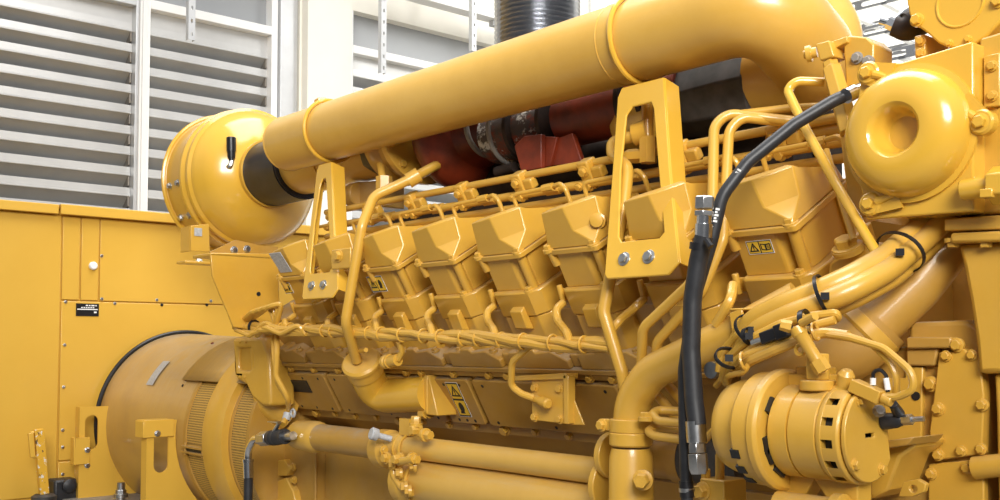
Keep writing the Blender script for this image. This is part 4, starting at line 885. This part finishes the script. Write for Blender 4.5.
for px, py in ((815, 331), (744, 361)): 
    b = MB(); Mx = frame(at(px, py, Y=-.28), at(835, 320, Y=-.25)-at(786, 333, Y=-.27)); b.torus(Mx, .017, .0035, 18, 6); part(t, 'clip', b, 'yellow')
b = MB(); b.lathe([(-.012, .018), (.012, .018)], frame(at(714, 370, Y=-.2), -YDIR), 18); part(t, 'eyelet', b, 'zinc', 'dull metal eyelet')
t = thing('clip_bracket', 'folded yellow clip standing between large labelled head and cable tangle', 'bracket', at(735, 335, Y=-.16))
b = MB(); f = [(729, 313), (742, 308), (742, 340), (733, 342)]; P2 = [at(x, y, Y=-.16) for x, y in f]; b.loft([[tuple(p) for p in P2], [tuple(p+V((0, .008, 0))) for p in P2]]); p = at(735, 308, Y=-.16); b.box((P2[0].x, -.16, P2[1].z-.005), (P2[1].x+.03, -.08, P2[1].z)); part(t, 'clip_plate', b, 'yellow', bevel=.002)
# sensor standing over the alternator
t = thing('temperature_sensor', 'yellow sensor with hexagon base standing above the alternator', 'sensor', at(816, 378, Y=-.27))
b = MB(); b.lathe([(0, .024), (.05, .024)], frame(at(818, 380, Y=-.27), ZDIR), 6); b.lathe([(-.02, .034), (.0, .034)], frame(at(818, 380, Y=-.27), ZDIR), 24); part(t, 'hexagon_base', b, 'yellow', bevel=.003)
Mx, L = along(at(818, 362, Y=-.305), at(796, 327, Y=-.32)); b = MB(); b.lathe([(-.02, .016), (.004, .016)], Mx, 6); b.lathe([(0, .0115), (L*.75, .0125), (L*.8, .015), (L, .014)], Mx, 18); part(t, 'stem', b, 'yellow')
b = MB(); b.torus(frame(at(800, 350, Y=-.305), -YDIR), .009, .004, 18, 6); part(t, 'ring_lug', b, 'yellow')
b = MB(); p = at(791, 327, Y=-.325); b.lathe([(0, .012), (.02, .010)], frame(p, V((-.7, -.5, .2))), 6); b.lathe([(-.01, .008), (.03, .008)], frame(p+V((0.03, 0, .01)), V((.9, -.3, .3))), 10); part(t, 'terminal', b, 'yellow')
# ================================================================== ALTERNATOR
AYc, AZc = -.245, 1.238
XA = lambda px: at(px, 430, Y=AYc-.075).x
t = thing('alternator', 'yellow battery charging alternator with slotted housing and clipped round end plate', 'alternator', (-1.1, AYc, AZc-.12))
o = (0, AYc, AZc)
xa, xb, xc_, xd, xe, xf_ = XA(716), XA(738), XA(768), XA(789), XA(822), XA(831)
b = MB(); b.lathe([(xa-.02, .0), (xa-.02, .075), (xa-.01, .088), (xa+.01, .095), (xb, .095), (xb+.003, .05)], fX((0, AYc+.01, AZc)), 48); part(t, 'pulley_cover', b, 'yellow')
b = MB(); b.lathe([(xb, .05), (xb, .102), (xb+.01, .112), (xc_-.022, .114), (xc_-.02, .119), (xc_-.006, .119), (xc_, .112), (xc_, .05)], fX(o), 56); part(t, 'drive_end_bell', b, 'yellow', bevel=.0015)
b = MB(); b.lathe([(xc_+.004, .07), (xc_+.008, .089), (xd, .089), (xd+.001, .083), (xd+.004, .083), (xd+.005, .089), (xe-.01, .089), (xe-.006, .084)], fX(o), 56); part(t, 'stator', b, 'yellow')
b = MB(); b.lathe([(xe-.008, .080), (xe-.006, .089), (xe, .092), (xe+.006, .092), (xe+.006, .076)], fX(o), 56, (0, 0)); b.lathe([(xf_+.010, .074), (xf_+.010, .091), (xf_+.018, .091), (xf_+.022, .087), (xf_+.022, .074)], fX(o), 56, (0, 0))
for k in range(14):
    a0 = 2*pi*k/14; b.lathe([(xe, .08), (xe, .091), (xf_+.014, .091), (xf_+.014, .08)], fX(o), 4, (0, 0), a0, a0+.28)
part(t, 'rear_bell', b, 'yellow', bevel=.001)
b = MB(); b.lathe([(xe-.01, .076), (xf_+.018, .076)], fX(o), 40); part(t, 'core', b, 'ink')
XEND = xf_+.034
b = MB(); R = .086; pol = [(R*cos(a), R*sin(a)) for a in [radians(70+k*8) for k in range(0, 33)]]
b.plate(pol+[(R*.62, R*.62)], [[(-.016, -.004), (.016, -.004), (.016, .004), (-.016, .004)]], .009, Matrix(((0, 0, 1, xf_+.025), (1, 0, 0, AYc), (0, 1, 0, AZc), (0, 0, 0, 1)))); ep = part(t, 'end_plate', b, 'yellow', bevel=.002)
for a in (118, 222, 300): bolt(ep, (XEND, AYc+.074*cos(radians(a)), AZc+.074*sin(radians(a))), XDIR, .009)
def radial(name, X, r, angs, sx, sy, h):
    for a in angs:
        a = radians(a); p = V((X, AYc+r*cos(a), AZc+r*sin(a))); b = MB(); b.box((-sx, -sy, -h), (sx, sy, .002), frame(p, V((0, cos(a), sin(a))), XDIR)); part(t, name, b, 'ink')
radial('cooling_slot', xb+.014, .1125, (203, 222, 240), .010, .009, .02)
radial('gap_slot', xc_+.001, .092, (145, 196, 211, 240), .006, .016, .02)
b = MB(); b.tube([V((xc_-.01, AYc-.03, AZc-.142)), V((xf_-.01, AYc-.03, AZc-.142))], .026, 24); part(t, 'pivot_tube', b, 'yellow')
XZM = lambda y: Matrix(((1, 0, 0, 0), (0, 0, 1, y), (0, 1, 0, AZc-.15), (0, 0, 0, 1)))
b = MB(); b.prism([(xc_-.03, -.02), (xc_, -.02), (xc_+.07, .082), (xc_-.03, .100)], -.025, .025, XZM(AYc+.02)); part(t, 'mounting_lug', b, 'yellow', bevel=.003)
b = MB(); b.prism([(xf_+.01, -.02), (xf_-.02, -.02), (xe-.07, .070), (xf_+.01, .10)], -.025, .025, XZM(AYc+.02)); part(t, 'mounting_lug', b, 'yellow', bevel=.003)
bolt(t, (xf_-.008, AYc-.03, AZc-.142), XDIR, .026)
b = MB(); b.box((xb, AYc-.01, .62), (xf_+.02, AYc+.16, AZc-.18)); part(t, 'mounting_arm', b, 'dusty', bevel=.004)
b = MB(); p = at(842, 397, Y=-.26); b.lathe([(-.01, .026), (.012, .024), (.02, .016), (.045, .016), (.055, .009)], frame(p, V((.35, -.2, 1))), 20); q = at(853, 385, Y=-.28); b.box((-.012, -.014, 0), (.012, .014, .06), frame(q, at(878, 396, Y=-.28)-q)); b.lathe([(.06, .010), (.08, .010)], frame(q, at(878, 396, Y=-.28)-q), 12); part(t, 'terminal_post', b, 'yellow', bevel=.002)
b = MB(); p = at(815, 377, Y=-.22); b.box((p.x-.05, p.y-.03, p.z-.02), (p.x+.04, p.y+.04, p.z+.006)); b.box((p.x-.03, p.y-.02, p.z-.0), (p.x+.03, p.y+.03, p.z+.02)); part(t, 'top_box', b, 'yellow', bevel=.004)
b = MB(); p = at(879, 411, Y=-.24); b.lathe([(0, .012), (.015, .008)], frame(p, V((.6, -.7, .2))), 10); part(t, 'worn_spot', b, 'greyplate', 'chipped bare metal spot')
b = MB(); b.tube([at(873, 386, Y=-.27), at(873, 372, Y=-.27), at(880, 369, Y=-.27), at(887, 376, Y=-.27), at(888, 392, Y=-.27)], .0035, 8, .02); part(t, 'black_wire', b, 'matte', 'thin black looped wire')
for q0, q1 in (((873, 378), (873, 385)), ((886, 378), (888, 390))):
    b = MB(); b.tube([at(*q0, Y=-.272), at(*q1, Y=-.272)], .0052, 10); part(t, 'white_sleeve', b, 'white', 'white wire sleeve')
t = thing('cable_terminal', 'black capped battery terminal beside the alternator end plate', 'terminal', at(895, 415, Y=-.2))
b = MB(); Mx, L = along(at(888, 421, Y=-.2), at(903, 420, Y=-.2)); b.lathe([(-.01, .016), (L*.6, .014), (L, .010)], Mx, 16); Mx2, L2 = along(at(899, 414, Y=-.2), at(893, 404, Y=-.24)); b.lathe([(0, .011), (L2, .008)], Mx2, 14); part(t, 'rubber_boot', b, 'black', bevel=.001)
b = MB(); b.lathe([(L, .010), (L+.018, .010)], Mx, 6); b.lathe([(L+.018, .005), (L+.04, .005)], Mx, 10); part(t, 'stud', b, 'zinc')
t = thing('stub_pipe', 'dark dusty pipe stub in the shade between coolant elbow and black hose', 'pipe', at(668, 470, Y=.0))
b = MB(); q = at(670, 457, Y=.02); b.lathe([(-.12, .055), (.02, .055), (.02, .062), (.05, .062)], frame(q, V((1, .15, 0))), 32); part(t, 'stub', b, 'dusty'); b = MB(); b.lathe([(.05, .06), (.20, .05)], frame(q, V((1, .15, 0))), 32); part(t, 'rubber_hose', b, 'rubber')
# ================================================================== FRONT END OF THE ENGINE
YH = -.08
t = thing('pump_housing', 'round yellow domed housing with central hollow on a square plate above the conduits', 'pump', at(915, 218, Y=YH))
part(t, 'mounting_plate', polyY([(866, 220), (974, 211), (973, 41), (902, 62), (862, 66), (856, 110), (856, 160)], YH, .22), 'gloss', bevel=.004)
dc = at(910, 134, Y=YH)
b = MB(); b.lathe([(0, .126), (.012, .126), (.030, .122), (.050, .111), (.060, .098), (.067, .080), (.069, .064), (.068, .054), (.063, .048), (.055, .044), (.025, .038), (.019, .032), (.018, .0)], frame(dc, -YDIR, ZDIR), 72, (0, 1)); part(t, 'dome', b, 'gloss')
# flange rim around the dome with three ribbed ears
b = MB(); b.lathe([(0, .136), (.008, .136), (.010, .126)], frame(dc, -YDIR, ZDIR), 72, (0, 0)); part(t, 'rim', b, 'gloss')
for (ex, ey), (rx, ry) in (((868, 73), (890, 78)), ((870, 204), (898, 193)), ((981, 122), (958, 106))):
    e = at(ex, ey, Y=YH-.012); q = at(rx, ry, Y=YH-.012); dd = (q-e).normalized()
    b = MB(); b.tube([e+dd*.015+V((0, 0, .0)), q], lambda f: .010-.006*f, 10); b.lathe([(-.02, .024), (.0, .024), (.004, .020)], frame(e, -YDIR), 20)
    b.loft([[tuple(e+V((0, .008, 0))+dd.cross(YDIR)*.022*sg) for sg in (-1, 1)]+[tuple(q+V((0, .008, 0))+dd.cross(YDIR)*.03*sg) for sg in (1, -1)], [tuple(e+V((0, .0, 0))+dd.cross(YDIR)*.022*sg) for sg in (-1, 1)]+[tuple(q+V((0, .0, 0))+dd.cross(YDIR)*.03*sg) for sg in (1, -1)]])
    ear = part(t, 'ear', b, 'gloss'); bolt(ear, e+V((0, -.002, 0)), -YDIR, .012, 'gloss')
# side of the housing, towards the frame edge
t = thing('side_casing', 'yellow casing with pipe fitting at the edge beside the domed housing', 'casing', at(990, 215, Y=-.04))
b = polyY([(979, 214), (1040, 210), (1040, 20), (979, 38)], -.035, .35); part(t, 'casing', b, 'yellow', bevel=.006)
b = polyY([(983, 108), (1000, 106), (1000, 52), (983, 56)], -.045, .012); cp = part(t, 'cover_plate', b, 'yellow', bevel=.003)
for px, py in ((992, 66), (992, 96)): bolt(cp, at(px, py, Y=-.047), -YDIR, .008)
b = MB(); b.tube([at(962, 190, Y=-.10), at(1005, 184, Y=-.10)], .020, 20); Mx, L = along(at(992, 186, Y=-.10), at(1012, 184, Y=-.10)); b.lathe([(0, .036), (L, .036)], Mx, 6); fi = part(t, 'pipe_fitting', b, 'gloss', bevel=.003)
b = polyY([(979, 198), (992, 197), (992, 188), (979, 189)], -.135, .03); part(fi, 'key_block', b, 'gloss', bevel=.002)
# pedestal below the housing
t = thing('support_column', 'curved yellow support column below the square plate at the picture edge', 'column', at(980, 380, Y=-.02))
b = polyY([(944, 219), (1040, 212), (1040, 228), (944, 231)], -.04, .3); part(t, 'top_flange', b, 'yellow', bevel=.003)
b = polyY([(950, 233), (1040, 229), (1040, 240), (950, 243)], -.05, .3); fl = part(t, 'lower_flange', b, 'yellow', bevel=.005)
for px in (953, 986): bolt(fl, at(px, 241.5, Y=-.03), -ZDIR, .012)
b = polyY([(957, 244), (1040, 240), (1040, 372), (978, 374), (975, 340), (969, 300), (963, 268)], -.02, .16); part(t, 'column', b, 'yellow', bevel=.01)
b = polyY([(994, 374), (1040, 372), (1040, 560), (1000, 560), (997, 470), (996, 420)], -.0, .3); part(t, 'leg', b, 'yellow', bevel=.006)
# gear case
YG = .02
t = thing('gear_case', 'big yellow gear case with bolted cover plates behind the alternator', 'gear case', at(930, 560, Y=YG))
b = polyY([(858, 352), (908, 346), (908, 322), (968, 320), (981, 328), (985, 345), (985, 560), (858, 560)], YG, .55); part(t, 'case', b, 'dusty', bevel=.010)
b = MB(); b.box((-1.5, .55, .5), (-.45, 1.0, 1.90)); part(t, 'rear_filler', b, 'dusty', bevel=.01)  # added filler block; its darkened yellow stands for shade behind the gaps
b = polyY([(906, 337), (951, 337), (951, 348), (906, 349)], YG-.03, .04); part(t, 'top_step', b, 'dusty', bevel=.004)
b = polyY([(906, 349), (938, 348), (934, 366), (906, 366)], YG-.02, .03); part(t, 'top_step', b, 'dusty', bevel=.004)
b = polyY([(905, 367), (923, 367), (921, 452), (884, 454), (884, 378), (905, 378)], YG-.012, .02); pl = part(t, 'cover_plate', b, 'yellow', bevel=.003)
bolt(pl, at(931, 384, Y=YG-.014), -YDIR, .0115); 
b = MB(); b.lathe([(0, .009), (.002, .009)], frame(at(916, 396, Y=YG-.012), -YDIR), 14); part(pl, 'hole', b, 'ink')
b = polyY([(939, 352), (955, 352), (959, 348), (965, 349), (967, 352), (979, 352), (984, 395), (982, 454), (934, 461), (932, 452), (929, 432)], YG-.02, .03); pl = part(t, 'cover_plate', b, 'yellow', 'large slanted cover plate', bevel=.003)
for px, py, s_ in ((957, 345, .019), (946, 356, .015), (972, 355, .015), (938, 409, .018), (982, 405, .017), (938, 455, .016), (961, 451, .015), (981, 449, .015)): bolt(pl, at(px, py, Y=YG-.022), -YDIR, s_*.55)
b = polyY([(928, 464), (984, 459), (984, 560), (928, 560)], YG-.015, .02); pl = part(t, 'cover_plate', b, 'yellow', bevel=.003)
for px, py in ((931, 474), (967, 468)): bolt(pl, at(px, py, Y=YG-.017), -YDIR, .009)
b = MB(); b.tube([at(975, 468, Y=.0), at(1030, 462, Y=.0)], .022, 24); part(t, 'oil_pipe', b, 'yellow')
# bracket ear beside the alternator foot
t = thing('adjusting_bracket', 'cast yellow bracket with holed ear under the alternator end plate', 'bracket', at(905, 495, Y=-.10))
b = polyY([(884, 448), (914, 438), (916, 446), (900, 458), (888, 490), (870, 500), (868, 470)], -.12, .12); part(t, 'arm', b, 'yellow', bevel=.006)
b = MB(); e0 = at(913, 489, Y=-.12); P2 = [at(x, y, Y=-.12) for x, y in ((898, 497), (903, 482), (917, 479), (926, 484), (924, 492), (912, 497))]; h = circ(e0.x, e0.z, .007, 12)
b.plate([(p.x, p.z) for p in P2], [h], .015, FYM(-.105)); part(t, 'ear', b, 'yellow', bevel=.002)
b = polyY([(876, 442), (914, 437), (908, 445), (884, 449)], -.16, .12); part(t, 'shelf', b, 'dusty', bevel=.003)
# tilted end cover above
t = thing('end_cover', 'tilted yellow rounded cover with raised ring above the domed housing', 'cover', at(950, 50, Y=-.02))
c0 = at(966, -4, Y=-.02); R0 = .088
pts = [(903, -30), (907, 4), (909, 14), (913, 25), (920, 28), (927, 33), (938, 43), (950, 48), (962, 48), (975, 44), (988, 35), (1000, 22), (1040, -30)]
part(t, 'cover_plate', polyY(pts, -.02, .05), 'gloss', bevel=.004)
b = polyY([(929, 30), (1010, 20), (1030, -40), (912, -40)], .03, .3); part(t, 'body', b, 'yellow', bevel=.006)
b = MB(); b.torus(frame(at(960, 3, Y=-.02), -YDIR), .046, .003, 48, 8); part(t, 'raised_ring', b, 'gloss')
bolt(t, at(917, 20, Y=-.022), -YDIR, .0105, 'gloss'); bolt(t, at(998, 1, Y=-.022), -YDIR, .010, 'gloss'); bolt(t, at(949, 43, Y=-.022), -YDIR, .006, 'gloss'); bolt(t, at(968, 39, Y=-.022), -YDIR, .006, 'gloss')
b = polyY([(914, 36), (925, 34), (926, 58), (915, 60)], .0, .1); po = part(t, 'post', b, 'yellow', bevel=.003)
for py in (41, 53): bolt(po, at(921, py, Y=-.002), -YDIR, .008)
t = thing('steel_fitting', 'dark hose end with bright steel tip pointing out beside the tilted end cover', 'fitting', at(900, 32, Y=.05))
b = MB(); b.tube([at(893, 26, Y=.05), at(903, 29, Y=.06), at(925, 18, Y=.10)], lambda f: .020+.012*f, 20, .03); part(t, 'hose_end', b, 'dark')
b = MB(); b.tube([at(880, 20.5, Y=.04), at(889, 23, Y=.047)], .008, 14); Mx, L = along(at(888, 22.5, Y=.046), at(896, 26, Y=.052)); b.lathe([(0, .014), (L, .014)], Mx, 6); part(t, 'tip', b, 'chrome')
b = MB(); b.tube([at(896, 22, Y=.07), at(908, 12, Y=.08), at(930, 2, Y=.10)], .012, 12, .03); part(t, 'steel_pipe', b, 'zinc')
# second pipe elbow behind the bend
solo('crossover_elbow', 'yellow pipe elbow rising behind the bend of the intake pipe', 'pipe', MB().tube([at(800, -30, Y=.50), at(822, 0, Y=.50), at(838, 30, Y=.50), at(842, 75, Y=.50)], .062, 32, .12), 'pipe')
t = thing('flange_plate', 'pale lit yellow flange plate with two bolts between the pipe bend and domed housing', 'plate', at(860, 85, Y=.12))
b = polyY([(843, 42), (848, 35), (866, 37), (874, 44), (873, 88), (846, 92)], .03, .08); part(t, 'plate', b, 'yellow', bevel=.004)
for px, py in ((857, 58), (868, 61.5)): bolt(t, at(px, py, Y=.028), -YDIR, .010, 'greyplate')
t = thing('brace', 'hexagonal yellow brace leaning down behind the slim bent tube near domed housing', 'brace', at(858, 215, Y=.0))
Mx, L = along(at(849, 128, Y=.0), at(830, 62, Y=.02)); b = MB(); b.lathe([(-.01, .024), (L*.9, .022), (L*.92, .018), (L, .018)], Mx, 6); part(t, 'hexagonal_bar', b, 'yellow', bevel=.002)
b = polyY([(838, 122), (856, 112), (870, 215), (850, 222)], .0, .06); part(t, 'lower_plate', b, 'yellow', bevel=.004)
b = polyY([(815, 44), (829, 40), (834, 56), (820, 61)], .0, .05); hb_ = part(t, 'top_block', b, 'yellow', bevel=.003)
Mx, L = along(at(817, 52, Y=.01), at(804, 55, Y=.0)); b = MB(); b.lathe([(0, .012), (L*.4, .012), (L*.42, .019), (L*.8, .019), (L*.82, .010), (L, .010)], Mx, 12); part(hb_, 'bolt', b, 'yellow')
b = polyY([(829, 42), (847, 36), (847, 42), (831, 50)], .02, .05); part(t, 'top_strap', b, 'yellow', bevel=.002)
T_([(824, 82, .06), (796, 81, .02), (787, 90, .01), (805, 128, -.02), (835, 182, -.05), (876, 252, -.10)], .05, .0105, 'dipstick_tube', 'slim yellow tube bent at the top slanting down across the large labelled head', 'tube', 'gloss')
T_([(826, 150, .02), (838, 190, -.0), (854, 240, -.04)], .05, .0075, 'thin_line', 'thinner yellow line behind the slim slanting tube', 'tube')
T_([(740, 114, .06), (790, 108, .12), (832, 106, .16)], .03, .010, 'oil_line', 'yellow line running from parallel tubes towards the hexagonal brace', 'tube')
t = thing('mounting_foot', 'yellow foot with large bolt between the large labelled head and conduits', 'foot', at(848, 262, Y=.02))
b = polyY([(828, 262), (862, 238), (878, 262), (850, 285), (826, 285)], .02, .15); part(t, 'foot', b, 'yellow', bevel=.01)
b = MB(); bp = at(848, 250, Y=.0); b.lathe([(0, .034), (.006, .034)], frame(bp, V((0, -.5, .87))), 24); part(t, 'washer', b, 'yellow'); bolt(t, bp+V((0, -.003, .005)), V((0, -.5, .87)), .024)
solo('lifting_bar', 'yellow bar with union nut behind the domed housing and slim tubes', 'bar', MB().tube([at(770, 140, Y=.18), at(845, 128, Y=.18)], .02, 16), 'yellow')
# ================================================================== LIGHT
w = bpy.data.worlds.new('world'); bpy.context.scene.world = w; w.use_nodes = True
wt = w.node_tree; bg = wt.nodes['Background']
tc = wt.nodes.new('ShaderNodeTexCoord'); sx = wt.nodes.new('ShaderNodeSeparateXYZ'); wt.links.new(tc.outputs['Generated'], sx.inputs[0])
bg.inputs[0].default_value = (.95, .97, 1, 1); wt.links.new(ramp(wt, sx.outputs['Z'], -.05, .55, .05, .66), bg.inputs[1])
def area(name, loc, target, sx, sy, power, col=(1, 1, 1), spread=pi):
    l = bpy.data.lights.new(name, 'AREA'); l.shape = 'RECTANGLE'; l.size = sx; l.size_y = sy; l.energy = power; l.color = col
    o = bpy.data.objects.new(name, l); C.objects.link(o); o.location = loc
    l.spread = spread; o.rotation_euler = (V(target)-V(loc)).to_track_quat('-Z', 'Y').to_euler(); return o
area('window_light', (3.2, -3.8, 4.4), (-1.9, .2, 2.75), 3.2, 2.4, 98, (1, .97, .92), radians(60))
area('ceiling_lamp', (-2.5, .6, 6.6), (-2.5, .6, 0), 5, 3, 360, (1, .98, .95))
area('wall_fill', (-3.0, 6.0, 6.4), (-5, 9.5, 3), 4, 2, 480, (1, .98, .94))  # unseen fill light added to brighten the pale wall
vs = bpy.context.scene.view_settings
vs.view_transform = 'Standard'; vs.look = 'None'; vs.gamma = 1; vs.exposure = 0; vs.use_curve_mapping = False
